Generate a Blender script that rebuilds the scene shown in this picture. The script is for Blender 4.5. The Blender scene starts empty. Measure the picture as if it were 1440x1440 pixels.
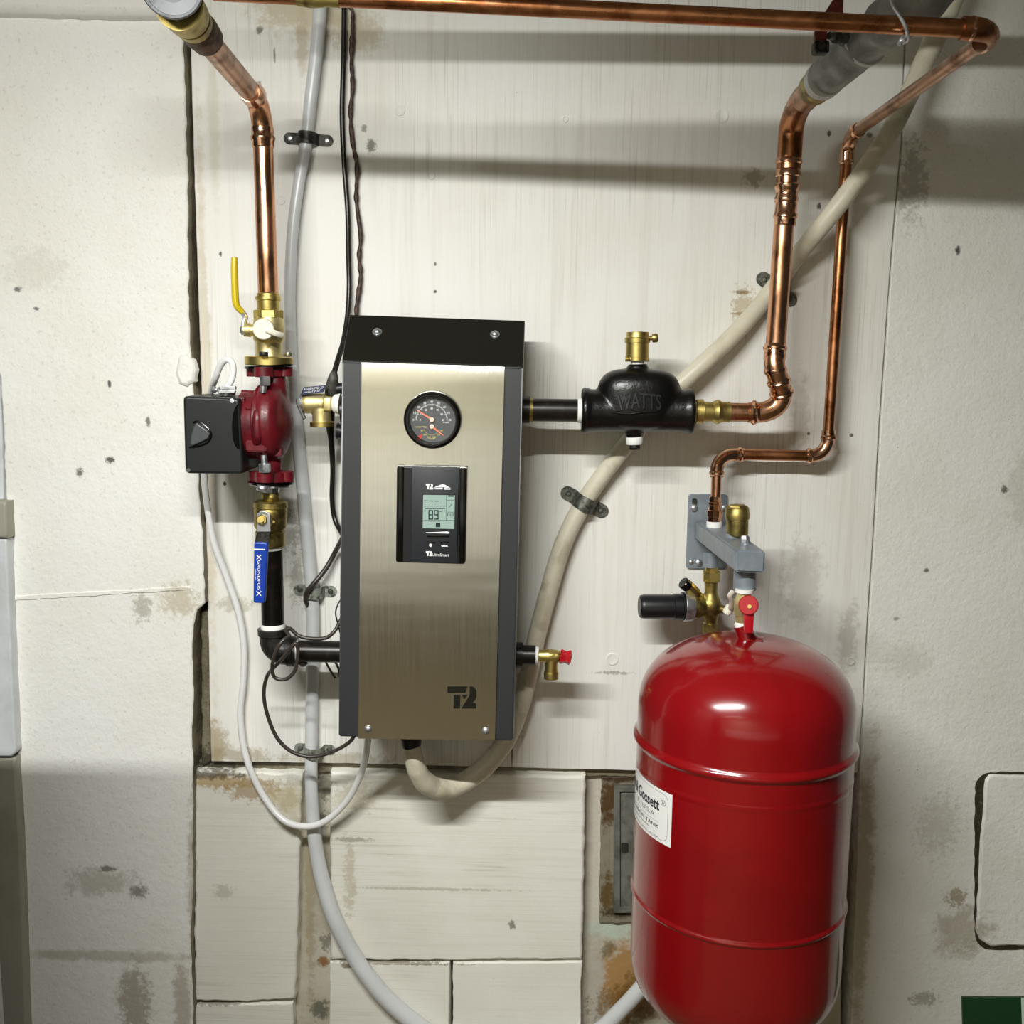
import bpy, bmesh, math, random
from mathutils import Vector, Matrix, noise
random.seed(7)
sc = bpy.context.scene
C = sc.collection
# ------------------------------------------------------------------ camera
F = 1480.0; DC = 1.776; FX, FY = 747.0, 500.0; ROLL = math.radians(0.85)
v_y = Vector(((FX-720)/F, (720-FY)/F, -1)).normalized()
zc = Vector((math.sin(ROLL), math.cos(ROLL), 0)); zc = (zc - zc.dot(v_y)*v_y).normalized()
xc = v_y.cross(zc).normalized()
R = Matrix((xc, v_y, zc))            # camera -> world
cam_d = bpy.data.cameras.new('camera'); cam = bpy.data.objects.new('camera', cam_d); C.objects.link(cam)
cam_d.sensor_width = 36; cam_d.lens = F/1440*36; cam_d.clip_start = 0.02
cam.matrix_world = Matrix.Translation((0, -DC, 0)) @ R.to_4x4()
sc.camera = cam
def P(px, py, d=0.0):
    w = R @ Vector(((px-720)/F, (720-py)/F, -1))
    t = (DC-d)/w.y
    return Vector((0, -DC, 0)) + t*w
def S(px, py, d):                     # metres per pixel there
    return (P(px+1, py, d)-P(px, py, d)).length

# ------------------------------------------------------------------ materials
def lin(h):
    h = h.lstrip('#'); c = [int(h[i:i+2], 16)/255 for i in (0, 2, 4)]
    return tuple((x/12.92 if x <= .04045 else ((x+.055)/1.055)**2.4) for x in c)+(1,)
class NT:
    def __init__(s, name):
        s.m = bpy.data.materials.new(name); s.m.use_nodes = True; s.t = s.m.node_tree
        s.t.nodes.clear(); s.out = s.n('ShaderNodeOutputMaterial'); s.b = s.n('ShaderNodeBsdfPrincipled')
        s.l(s.b.outputs[0], s.out.inputs[0])
        s.pos = s.n('ShaderNodeNewGeometry').outputs['Position']
    def n(s, t, **k):
        x = s.t.nodes.new(t)
        for a, b in k.items(): setattr(x, a, b)
        return x
    def l(s, a, b): s.t.links.new(a, b)
    def scaled(s, v, off=(0, 0, 0)):
        x = s.n('ShaderNodeVectorMath', operation='MULTIPLY_ADD'); s.l(s.pos, x.inputs[0]); x.inputs[1].default_value = v; x.inputs[2].default_value = off
        return x.outputs[0]
    def noise(s, scale, vec=None, detail=4, rough=.55, dist=0):
        x = s.n('ShaderNodeTexNoise'); x.inputs['Scale'].default_value = scale; x.inputs['Detail'].default_value = detail
        x.inputs['Roughness'].default_value = rough; x.inputs['Distortion'].default_value = dist
        s.l(vec if vec is not None else s.pos, x.inputs['Vector']); return x.outputs[0]
    def rng(s, val, a, b, c=0., d=1., smooth=True):
        x = s.n('ShaderNodeMapRange'); x.interpolation_type = 'SMOOTHSTEP' if smooth else 'LINEAR'
        s.l(val, x.inputs[0])
        for i, q in enumerate((a, b, c, d)): x.inputs[i+1].default_value = q
        return x.outputs[0]
    def math(s, op, a, b=None):
        x = s.n('ShaderNodeMath', operation=op)
        for i, q in enumerate((a, b)):
            if q is None: continue
            if isinstance(q, (int, float)): x.inputs[i].default_value = q
            else: s.l(q, x.inputs[i])
        return x.outputs[0]
    def mix(s, fac, a, b):
        x = s.n('ShaderNodeMix', data_type='RGBA')
        if isinstance(fac, float): x.inputs[0].default_value = fac
        else: s.l(fac, x.inputs[0])
        for i, q in ((6, a), (7, b)):
            if isinstance(q, tuple): x.inputs[i].default_value = q
            else: s.l(q, x.inputs[i])
        return x.outputs[2]
    def bump(s, h, strength, dist=.002, prev=None):
        x = s.n('ShaderNodeBump'); x.inputs['Strength'].default_value = strength; x.inputs['Distance'].default_value = dist
        s.l(h, x.inputs['Height'])
        if prev is not None: s.l(prev, x.inputs['Normal'])
        return x.outputs[0]
def mk(name, col, met=0., rough=.5, var=None, bump=None, rvar=None, spec=None, coat=0., stretch=(1, 1, 1)):
    t = NT(name); b = t.b; c = lin(col)
    b.inputs['Metallic'].default_value = met; b.inputs['Roughness'].default_value = rough
    if coat: b.inputs['Coat Weight'].default_value = coat; b.inputs['Coat Roughness'].default_value = .08
    if spec is not None: b.inputs['Specular IOR Level'].default_value = spec
    vec = t.scaled(stretch)
    if var:
        col2, sc_, lo, hi = var
        f = t.rng(t.noise(sc_, vec, 5, .6, .4), lo, hi)
        t.l(t.mix(f, c, lin(col2)), b.inputs['Base Color'])
    else: b.inputs['Base Color'].default_value = c
    if rvar:
        t.l(t.rng(t.noise(rvar[0], vec), .35, .65, rvar[1], rvar[2]), b.inputs['Roughness'])
    if bump: t.l(t.bump(t.noise(bump[0], vec, 3), bump[1], bump[2] if len(bump) > 2 else .001), b.inputs['Normal'])
    return t.m
M = {}
M['copper'] = mk('copper_pipe_metal', '#dca580', 1, .27, ('#9a6340', 22, .56, .72), (60, .08), (30, .16, .34), stretch=(1, 1, .45))
M['copper_old'] = mk('weathered_copper', '#c09a80', 1, .36, ('#7a5840', 18, .45, .7), (50, .1), (30, .28, .45))
M['copper_dark'] = mk('dull_copper', '#bb8058', 1, .3, ('#87522f', 20, .45, .7), (50, .1), (25, .22, .4))
M['copper_bright'] = mk('polished_copper_fitting', '#e0ae8e', 1, .18, ('#8a4c2c', 60, .55, .7), (120, .12))
M['brass'] = mk('brass_metal', '#cdb970', 1, .4, ('#a8914c', 40, .5, .7), (150, .15, .0006))
M['brass_light'] = mk('cast_brass', '#e6d79c', .92, .47, ('#c4b070', 40, .5, .75), (220, .25, .0006))
M['brass_old'] = mk('tarnished_brass', '#ab9a5a', .95, .45, ('#76653a', 40, .45, .65), (120, .25, .001))
M['brown_old'] = mk('tarnished_coupling', '#6e5440', .8, .55, ('#3a2a20', 60, .4, .65), (90, .4, .001))
M['steel_zinc'] = mk('zinc_plated_steel', '#cfd1d3', .9, .4, ('#8c8e90', 60, .5, .7), (120, .15))
M['clamp_grey'] = mk('weathered_zinc_strap', '#77796f', .7, .5, ('#4c4e47', 90, .42, .6), (150, .4, .0008))
M['clamp_dark'] = mk('dark_zinc_strap', '#4b4a45', .7, .5, ('#25241f', 90, .42, .6), (150, .4, .0008))
M['clamp_paint'] = mk('paint_smeared_strap', '#9a9e94', .3, .55, ('#55584e', 110, .45, .6), (150, .5, .001))
M['white_tape'] = mk('white_thread_tape', '#eeeee8', 0, .7, None, (300, .4, .001))
M['black_pipe'] = mk('black_steel_pipe', '#17130f', .2, .33, ('#2c231b', 50, .5, .7), (200, .12, .0006))
M['black_cast'] = mk('black_malleable_iron', '#33312d', .35, .42, ('#1c1a18', 60, .4, .65), (260, .5, .0012))
M['black_enamel'] = mk('black_cast_enamel', '#0b0b0a', 0, .3, None, (220, .3, .0012), spec=.5)
M['black_box'] = mk('black_powder_coat', '#15150f', 0, .33, None, (600, .08, .0004))
M['grey_box'] = mk('charcoal_powder_coat', '#2c2f31', 0, .36, None, (600, .08, .0004), spec=.75)
M['black_plastic'] = mk('black_plastic', '#141518', 0, .38, None, (500, .06, .0004))
M['dark_plastic'] = mk('charcoal_plastic', '#24262a', 0, .45)
M['pump_plastic'] = mk('dark_grey_plastic_cover', '#1b1e1d', 0, .38, None, (400, .1, .0005), spec=.6)
M['pump_knob'] = mk('grey_plastic_dial', '#4c4f50', 0, .35)
M['gloss_black'] = mk('gloss_black', '#050505', 0, .15)
M['maroon'] = mk('maroon_pump_paint', '#68101b', 0, .42, ('#4a0b14', 30, .4, .7), (160, .3, .001), coat=.06)
M['tank_red'] = mk('glossy_red_enamel', '#870a10', 0, .2, ('#7e090e', 4, .4, .6), (7, .05, .004), coat=.6)
M['red_plastic'] = mk('red_plastic', '#b01420', 0, .3, coat=.3)
M['dark_red'] = mk('dull_red_paint', '#7c2c22', 0, .5, ('#5a1e18', 60, .4, .6))
M['bracket_grey'] = mk('grey_painted_steel', '#8a9298', .1, .42, ('#7c858c', 20, .4, .6), (300, .1, .0005))
M['yellow'] = mk('yellow_vinyl_grip', '#dcc41c', 0, .42, None, (200, .1))
M['blue'] = mk('blue_vinyl_grip', '#123a9c', 0, .38, None, (200, .1))
M['white_print'] = mk('white_printed_ink', '#f4f4f4', 0, .5)
M['grey_print'] = mk('grey_printed_ink', '#9aa0a0', 0, .5)
M['yellow_print'] = mk('yellow_printed_ink', '#d8c878', 0, .5)
M['red_print'] = mk('red_printed_ink', '#c02418', 0, .5)
M['needle'] = mk('orange_needle', '#f08468', 0, .4)
M['hub'] = mk('pale_needle_hub', '#f2d0c0', 0, .4)
M['gauge_face'] = mk('grey_gauge_face', '#4a4d4e', 0, .5)
M['lcd'] = mk('liquid_crystal_glass', '#96aea4', 0, .3)
M['lcd_ink'] = mk('liquid_crystal_segments', '#1d2a2b', 0, .4)
M['black_print'] = mk('black_printed_ink', '#1a1c2c', 0, .5)
M['dim_print'] = mk('small_grey_ink', '#8c9096', 0, .5)
M['label'] = mk('white_sticker', '#eeeeea', 0, .35)
M['label_edge'] = mk('pink_sticker_edge', '#e8c4bc', 0, .4)
M['tag_blue'] = mk('blue_metal_tag', '#2a3560', .3, .4)
M['hose_beige'] = mk('aged_beige_hose', '#d6d0ba', 0, .42, ('#b3ab90', 14, .48, .72), (40, .15, .001))
M['hose_grey'] = mk('milky_grey_tubing', '#d8dbdb', 0, .3, ('#c8cbca', 8, .4, .7), spec=.6)
M['hose_white'] = mk('milky_white_tubing', '#dcdce0', 0, .3)
M['cable_white'] = mk('white_plastic_cable', '#ececea', 0, .3, spec=.7)
M['cable_black'] = mk('black_rubber_cable', '#191713', 0, .32, ('#2e2a22', 80, .5, .7))
M['cable_brown'] = mk('crusty_brown_cable', '#33211a', 0, .6, ('#5a463a', 120, .45, .65), (200, .6, .002))
M['cable_grey'] = mk('dark_brown_sensor_cable', '#3a332e', 0, .35)
M['tape_dark'] = mk('dusty_electrical_tape', '#35342f', 0, .6, ('#55544c', 90, .4, .65), (120, .5))
M['ivory'] = mk('ivory_plastic', '#e9e5d2', 0, .4)
M['insul'] = mk('grey_duct_tape_wrap', '#a4a6a4', .1, .5, ('#8e908d', 30, .4, .6), (25, .5, .004))
M['insul_white'] = mk('white_sleeve_edge', '#d8dada', 0, .5)
M['pvc_grey'] = mk('grey_end_cap_plastic', '#6d7173', 0, .45, ('#595d5e', 60, .58, .66))
M['green'] = mk('dark_green_print', '#174023', 0, .4)
M['mint'] = mk('pale_mint_print', '#cfe6da', 0, .4)
M['cab'] = mk('shade_cabinet_paint', '#8c8c86', 0, .5)
M['door_grey'] = mk('old_grey_metal_door', '#7b7c73', .2, .55, ('#5e5f56', 30, .4, .65), (90, .2))
M['hole'] = mk('dark_keyhole', '#26241c', 0, .7)
# brushed steel
t = NT('brushed_stainless_steel'); b = t.b
b.inputs['Metallic'].default_value = 1; b.inputs['Base Color'].default_value = lin('#d9d7cb')
g = t.noise(1, t.scaled((900, 900, 6)), 3, .6)
t.l(t.rng(g, .3, .7, .16, .2), b.inputs['Roughness'])
wv = t.noise(1, t.scaled((3.2, 1, 14)), 2, .5)
n1 = t.bump(wv, .35, .0016); t.l(t.bump(g, .02, .0003, n1), b.inputs['Normal'])
M['brushed'] = t.m
# thin glass
t = NT('gauge_glass'); gl = t.n('ShaderNodeBsdfGlossy'); gl.inputs['Roughness'].default_value = .02
tr = t.n('ShaderNodeBsdfTransparent'); fr = t.n('ShaderNodeFresnel'); fr.inputs[0].default_value = 1.3
mx = t.n('ShaderNodeMixShader'); t.l(fr.outputs[0], mx.inputs[0]); t.l(tr.outputs[0], mx.inputs[1]); t.l(gl.outputs[0], mx.inputs[2]); t.l(mx.outputs[0], t.out.inputs[0])
M['glass'] = t.m

def wall_mat(name, base, base2, grain=None, stains=(), speck=.5, bump=.4, rough=.55, lump=.35):
    """painted wall; stains = (px, py, rx, ry, colour, strength, edge noise, noise scale)"""
    t = NT(name); b = t.b; b.inputs['Roughness'].default_value = rough
    col = t.mix(t.rng(t.noise(3.2, None, 6, .6), .35, .7), lin(base), lin(base2))
    h = t.noise(90, None, 5, .65); h2 = t.noise(14, None, 5, .6)
    if grain:
        g = t.noise(1, t.scaled((260, 260, 5) if grain == 'v' else (6, 6, 240)), 4, .6, .3)
        g2 = t.noise(1, t.scaled((45, 45, 1.6) if grain == 'v' else (2, 2, 60)), 3, .6, .6)
        gf = t.math('MULTIPLY', t.rng(g, .5, .72), t.rng(t.noise(2.3, None, 3), .38, .62))
        col = t.mix(t.math('MULTIPLY', gf, .42), col, lin('#9f9982'))
        col = t.mix(t.math('MULTIPLY', t.rng(g2, .5, .75), .16), col, lin('#b5ae98'))
        n0 = t.bump(g, .22, .0012); n0 = t.bump(h, bump*.35, .001, n0)
    else:
        n0 = t.bump(h, bump, .0022); n0 = t.bump(h2, lump, .007, n0)
        fine = t.rng(t.noise(150, None, 3, .7), .58, .72)
        col = t.mix(t.math('MULTIPLY', fine, .25), col, lin('#98927e'))
    # grime freckles
    v = t.n('ShaderNodeTexVoronoi'); v.inputs['Scale'].default_value = 70; t.l(t.pos, v.inputs['Vector'])
    d = t.math('ADD', v.outputs['Distance'], t.math('MULTIPLY', t.noise(420, None, 3, .7), .42))
    sp = t.math('MULTIPLY', t.rng(d, .22, .27, 1., 0.), t.rng(t.noise(6, t.scaled((1, 1, 1), (3, 3, 3)), 4, .7), .52, .62))
    col = t.mix(t.math('MULTIPLY', sp, speck), col, lin('#3d382a'))
    for (px, py, rx, ry, c, st, en, ns) in stains:
        p = P(px, py); s_ = S(px, py, 0)
        k = (1/(rx*s_), 0, 1/(ry*s_))
        vec = t.scaled(k, (-p.x*k[0], 0, -p.z*k[2]))
        ln = t.n('ShaderNodeVectorMath', operation='LENGTH'); t.l(vec, ln.inputs[0])
        nn = t.math('MULTIPLY', t.math('SUBTRACT', t.noise(ns*2.6, None, 7, .72), .5), en*5)
        f = t.rng(t.math('ADD', ln.outputs['Value'], nn), .45, 1.15, st, 0.)
        col = t.mix(f, col, lin(c))
    t.l(col, b.inputs['Base Color']); t.l(n0, b.inputs['Normal'])
    return t.m

# ------------------------------------------------------------------ objects
ROOT = {}
def thing(name, label, cat, loc, group=None):
    o = bpy.data.objects.new(name, None); C.objects.link(o); o.location = loc; o.empty_display_size = .03
    o['label'] = label; o['category'] = cat
    if group: o['group'] = group
    ROOT[o] = Vector(loc); return o
def origin_of(p):
    while p.parent: p = p.parent
    return ROOT[p]
def obj(name, data, mat, parent=None, smooth=True, label=None, cat=None, group=None, kind=None, sharp=35):
    """data = (verts, faces) in world coordinates"""
    vs, fs = data
    if parent: off = origin_of(parent)
    else:
        lo = [min(v[i] for v in vs) for i in range(3)]; hi = [max(v[i] for v in vs) for i in range(3)]
        off = Vector([(a+b_)/2 for a, b_ in zip(lo, hi)])
    me = bpy.data.meshes.new(name); me.from_pydata([tuple(Vector(v)-off) for v in vs], [], fs)
    me.validate(); me.update()
    if smooth:
        bm_ = bmesh.new(); bm_.from_mesh(me); bmesh.ops.recalc_face_normals(bm_, faces=bm_.faces); bm_.to_mesh(me); bm_.free(); me.update()
        me.polygons.foreach_set('use_smooth', [len(p.vertices) <= 4 for p in me.polygons])
        try: me.set_sharp_from_angle(angle=math.radians(sharp))
        except Exception: pass
        for p in me.polygons:
            if len(p.vertices) > 4: p.use_smooth = False
    me.materials.append(M[mat] if isinstance(mat, str) else mat)
    o = bpy.data.objects.new(name, me); C.objects.link(o)
    if parent: o.parent = parent
    else: o.location = off; ROOT[o] = off
    if label: o['label'] = label
    if cat: o['category'] = cat
    if group: o['group'] = group
    if kind: o['kind'] = kind
    return o
def join(*ds):
    V, Fc = [], []
    for vs, fs in ds:
        k = len(V); V += list(vs); Fc += [tuple(i+k for i in f) for f in fs]
    return V, Fc
def frame(ax):
    ax = ax.normalized(); up = Vector((0, 0, 1)) if abs(ax.z) < .9 else Vector((0, -1, 0))
    a = ax.cross(up).normalized(); return a, a.cross(ax).normalized()
def lathe(A, B, prof, seg=40, cap=True, rot=0):
    """prof = [(t along A->B in 0..1, radius m)]"""
    ax = B-A; a, b_ = frame(ax); V, Fc = [], []
    for (t_, r) in prof:
        c = A+ax*t_
        for k in range(seg):
            th = 2*math.pi*(k+.5)/seg+rot
            V.append(c+(a*math.cos(th)+b_*math.sin(th))*max(r, 1e-5))
    n = len(prof)
    for i in range(n-1):
        for k in range(seg):
            k2 = (k+1) % seg
            Fc.append((i*seg+k, i*seg+k2, (i+1)*seg+k2, (i+1)*seg+k))
    if cap:
        Fc.append(tuple(reversed(range(seg)))); Fc.append(tuple((n-1)*seg+k for k in range(seg)))
    return V, Fc
def L(a, b_, prof, seg=40, rot=0):
    """lathe in pixel terms: a=(px,py,d), b=(px,py,d), prof [(t, half width px)]"""
    A, B = P(*a), P(*b_)
    out = []
    for t_, hw in prof:
        q = [a[i]+(b_[i]-a[i])*t_ for i in range(3)]
        out.append((t_, hw*S(*q)))
    return lathe(A, B, out, seg, True, rot)
def catmull(pts, n=8):
    out = []
    m = len(pts)
    for i in range(m-1):
        p0 = pts[max(i-1, 0)]; p1 = pts[i]; p2 = pts[i+1]; p3 = pts[min(i+2, m-1)]
        for k in range(n):
            t_ = k/n; out.append(.5*((2*p1)+(-p0+p2)*t_+(2*p0-5*p1+4*p2-p3)*t_*t_+(-p0+3*p1-3*p2+p3)*t_**3))
    out.append(pts[-1]); return out
def sweep(pts, rad, seg=16, flat=1.0, jit=0.):
    """round (or flattened) tube along world points; rad number or list"""
    V, Fc = [], []; n = len(pts)
    prev = None
    for i, p in enumerate(pts):
        tan = (pts[min(i+1, n-1)]-pts[max(i-1, 0)]).normalized()
        if prev is None: a = tan.cross(Vector((0, 1, 0))); a = a.normalized() if a.length > 1e-3 else Vector((1, 0, 0))
        else: a = (prev-tan*prev.dot(tan)).normalized()
        prev = a; b_ = tan.cross(a)
        r = rad[i] if isinstance(rad, list) else rad
        if jit: r *= 1+jit*noise.noise(p*90)
        for k in range(seg):
            th = 2*math.pi*k/seg
            V.append(p+a*math.cos(th)*r+b_*math.sin(th)*r*flat)
    for i in range(n-1):
        for k in range(seg):
            k2 = (k+1) % seg; Fc.append((i*seg+k, i*seg+k2, (i+1)*seg+k2, (i+1)*seg+k))
    Fc.append(tuple(reversed(range(seg)))); Fc.append(tuple((n-1)*seg+k for k in range(seg)))
    return V, Fc
def T(pts, hw, seg=16, n=8, flat=1.0, jit=0.):
    """tube through pixel points (px,py,d); hw = half width px at each point or one number"""
    W = catmull([P(*p) for p in pts], n)
    if isinstance(hw, (list, tuple)):
        hs = [h*S(*p) for h, p in zip(hw, pts)]
    else: hs = [hw*S(*p) for p in pts]
    rad = []
    for i in range(len(W)):
        x = min(i/n, len(pts)-1-1e-6); k = int(x); rad.append(hs[k]*(1-(x-k))+hs[min(k+1, len(hs)-1)]*(x-k))
    return sweep(W, rad, seg, flat, jit)
def bend(a, c, b_, frac=1., n=10):
    """elbow centreline from a to b with corner c (world vectors): quadratic-ish arc"""
    out = []
    for i in range(n+1):
        t_ = i/n; out.append(a*(1-t_)**2+c*2*t_*(1-t_)*(.97)+b_*t_**2+(a*(1-t_)**2+b_*t_**2)*0+c*0+((a+b_)/2)*(2*t_*(1-t_)*.03))
    return out
def prism(outline, d1, d0, bev=0., segs=2):
    """pixel outline extruded from depth d0 (back) to d1 (front); bevelled front edge (m)"""
    W1 = [P(x, y, d1) for x, y in outline]
    return prism_w(W1, d1-d0, bev, segs)
def prism_w(W, thick, bev=0., segs=2, nrm=Vector((0, -1, 0))):
    n = len(W); area = 0
    a, b_ = frame(nrm)
    q = [(w.dot(a), w.dot(b_)) for w in W]
    for i in range(n): area += q[i][0]*q[(i+1) % n][1]-q[(i+1) % n][0]*q[i][1]
    sgn = 1 if area > 0 else -1
    def inset(e):
        out = []
        for i in range(n):
            x0, y0 = q[i-1]; x1, y1 = q[i]; x2, y2 = q[(i+1) % n]
            e1 = Vector((x1-x0, y1-y0)); e2 = Vector((x2-x1, y2-y1))
            if e1.length < 1e-9 or e2.length < 1e-9: out.append(Vector((x1, y1))); continue
            e1.normalize(); e2.normalize()
            n1 = Vector((-e1.y, e1.x))*sgn; n2 = Vector((-e2.y, e2.x))*sgn
            m = (n1+n2)
            if m.length < 1e-6: m = n1
            m.normalize(); kk = max(m.dot(n1), .5)
            out.append(Vector((x1, y1))+m*e/kk)
        return out
    base = [w-nrm*(w.dot(nrm)) for w in W]
    off = [w.dot(nrm) for w in W]
    rings = []
    def ring(e, dz):
        pts = inset(e) if e else [Vector(z) for z in q]
        return [a*p.x+b_*p.y+nrm*(off[i]+dz) for i, p in enumerate(pts)]
    rings.append(ring(0, -thick))
    if bev > 0:
        for k in range(segs+1):
            th = math.pi/2*k/segs
            rings.append(ring(bev*(1-math.cos(th)), -bev+bev*math.sin(th)))
    else: rings.append(ring(0, 0))
    V = [v for r_ in rings for v in r_]; Fc = []
    for i in range(len(rings)-1):
        for k in range(n):
            k2 = (k+1) % n; Fc.append((i*n+k, i*n+k2, (i+1)*n+k2, (i+1)*n+k))
    Fc.append(tuple(reversed(range(n)))); Fc.append(tuple((len(rings)-1)*n+k for k in range(n)))
    return V, Fc
def rrect(x0, y0, x1, y1, r, n=5):
    out = []
    for cx, cy, a0 in ((x1-r, y0+r, -90), (x1-r, y1-r, 0), (x0+r, y1-r, 90), (x0+r, y0+r, 180)):
        for k in range(n+1):
            th = math.radians(a0+90*k/n); out.append((cx+r*math.cos(th), cy+r*math.sin(th)))
    return out
def quadround(c, r, n=4):
    """rounded arbitrary quad, c = 4 px corners"""
    out = []
    for i in range(4):
        p = Vector(c[i]); a = (Vector(c[i-1])-p).normalized(); b_ = (Vector(c[(i+1) % 4])-p).normalized()
        A, B = p+a*r, p+b_*r
        for k in range(n+1):
            t_ = k/n; q = A*(1-t_)**2+p*2*t_*(1-t_)+B*t_**2; out.append((q.x, q.y))
    return out
def rough_edge(outline, step=7, amp=1.2, seed=0, fr=.05):
    out = []
    n = len(outline)
    for i in range(n):
        a = Vector(outline[i]); b_ = Vector(outline[(i+1) % n]); m = max(1, int((b_-a).length/step))
        nr = Vector((-(b_-a).y, (b_-a).x)).normalized()
        for k in range(m):
            p = a+(b_-a)*k/m
            d = noise.noise(Vector((p.x*fr, p.y*fr, seed)))*amp*1.4+noise.noise(Vector((p.x*fr*5, p.y*fr*5, seed+9)))*amp*.8
            out.append((p.x+nr.x*d, p.y+nr.y*d))
    return out
def text(s, fn, box=(0, 0, 1, 1), bold=0.):
    """flat lettering: fn(u,v) -> world, text scaled to fill box u0,v0,u1,v1 (v up)"""
    cu = bpy.data.curves.new('txt', 'FONT'); cu.body = s; cu.resolution_u = 3; cu.offset = bold
    o = bpy.data.objects.new('txt', cu)
    me = bpy.data.meshes.new_from_object(o)
    vs = [v.co.copy() for v in me.vertices]; fs = [tuple(p.vertices) for p in me.polygons]
    bpy.data.objects.remove(o); bpy.data.curves.remove(cu); bpy.data.meshes.remove(me)
    x0 = min(v.x for v in vs); x1 = max(v.x for v in vs); y0 = min(v.y for v in vs); y1 = max(v.y for v in vs)
    out = [fn(box[0]+(v.x-x0)/(x1-x0)*(box[2]-box[0]), box[1]+(v.y-y0)/(y1-y0)*(box[3]-box[1])) for v in vs]
    return out, fs
def quadfn(tl, tr, br, bl, d):
    def fn(u, v):
        top = Vector(tl)*(1-u)+Vector(tr)*u; bot = Vector(bl)*(1-u)+Vector(br)*u
        q = bot*(1-v)+top*v; return P(q.x, q.y, d)
    return fn
def polys(lst, d):
    V, Fc = [], []
    for pl in lst:
        k = len(V); V += [P(x, y, d) for x, y in pl]; Fc.append(tuple(range(k, k+len(pl))))
    return V, Fc
def flatstuff(lst, d, th=.0005):
    return join(*[prism(pl, d, d-th) for pl in lst])
def ball(c, r, sq=(1, 1, 1), nu=20, nv=12):
    V, Fc = [], []
    for i in range(nv+1):
        ph = math.pi*i/nv
        for k in range(nu):
            th = 2*math.pi*k/nu
            V.append(c+Vector((math.sin(ph)*math.cos(th)*r*sq[0], math.sin(ph)*math.sin(th)*r*sq[1], math.cos(ph)*r*sq[2])))
    for i in range(nv):
        for k in range(nu):
            k2 = (k+1) % nu; Fc.append((i*nu+k, i*nu+k2, (i+1)*nu+k2, (i+1)*nu+k))
    return V, Fc
def wbox(x0, x1, y0, y1, z0, z1):
    V = [Vector((x, y, z)) for z in (z0, z1) for y in (y0, y1) for x in (x0, x1)]
    return V, [(0, 2, 3, 1), (4, 5, 7, 6), (0, 1, 5, 4), (2, 6, 7, 3), (0, 4, 6, 2), (1, 3, 7, 5)]
def screw(c, hw, parent, name='screw', mat='steel_zinc', dome=.5):
    """domed screw head facing out of the wall; c=(px,py,d)"""
    s_ = S(*c)
    A = P(*c); B = A+Vector((0, -1, 0))*hw*s_*dome*1.6
    pr = [(0, hw*s_), (.25, hw*s_*.98)]+[(.25+.75*math.sin(a), hw*s_*math.cos(a)) for a in [math.pi/2*k/6 for k in range(1, 6)]]+[(1, .001*hw*s_)]
    return obj(name, lathe(A, B, pr, 20), mat, parent)
LX, LY, LZ, LW_, LE, LT = -.42, -1.40, .53, .42, 44, 12
L2E = 60; WS = .04; CABZ = -.064; EXPO = 0.0
def bend(a, c, b_, n=10):
    h1 = a+(c-a)*.56; h2 = b_+(c-b_)*.56; out = []
    for i in range(n+1):
        t_ = i/n; out.append(a*(1-t_)**3+h1*3*t_*(1-t_)**2+h2*3*t_*t_*(1-t_)+b_*t_**3)
    return out
# ================================================================== the wall
PT = '#f1f0ea'; PT2 = '#eae8de'
M['w_left'] = wall_mat('white_painted_masonry', PT, PT2, None, [
    (195, 1400, 26, 60, '#7f6a4a', .6, .5, 30), (262, 1400, 14, 70, '#8a7654', .5, .4, 30),
    (150, 1335, 150, 9, '#a39a84', .5, .4, 12), (150, 1232, 60, 22, '#a9a594', .5, .6, 25), (200, 1245, 14, 12, '#4d483a', .6, .6, 60),
    (157, 1213, 14, 5, '#4a4638', .7, .6, 60), (206, 850, 14, 22, '#8d8672', .55, .7, 40), (258, 840, 30, 26, '#b5a886', .6, .6, 40),
    (162, 645, 7, 5, '#38342a', .9, .5, 80), (120, 662, 6, 7, '#38342a', .8, .5, 80), (161, 540, 3, 7, '#2c281e', .9, .4, 80),
    (34, 408, 7, 4, '#3a352a', .8, .5, 80), (60, 435, 5, 3, '#3a352a', .8, .5, 80), (215, 592, 4, 8, '#57523f', .8, .4, 80),
    (60, 380, 50, 30, '#d5d2c6', .5, .7, 20), (280, 1290, 10, 200, '#8f8360', .5, .5, 20)],
    speck=.55, bump=.5)
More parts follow.
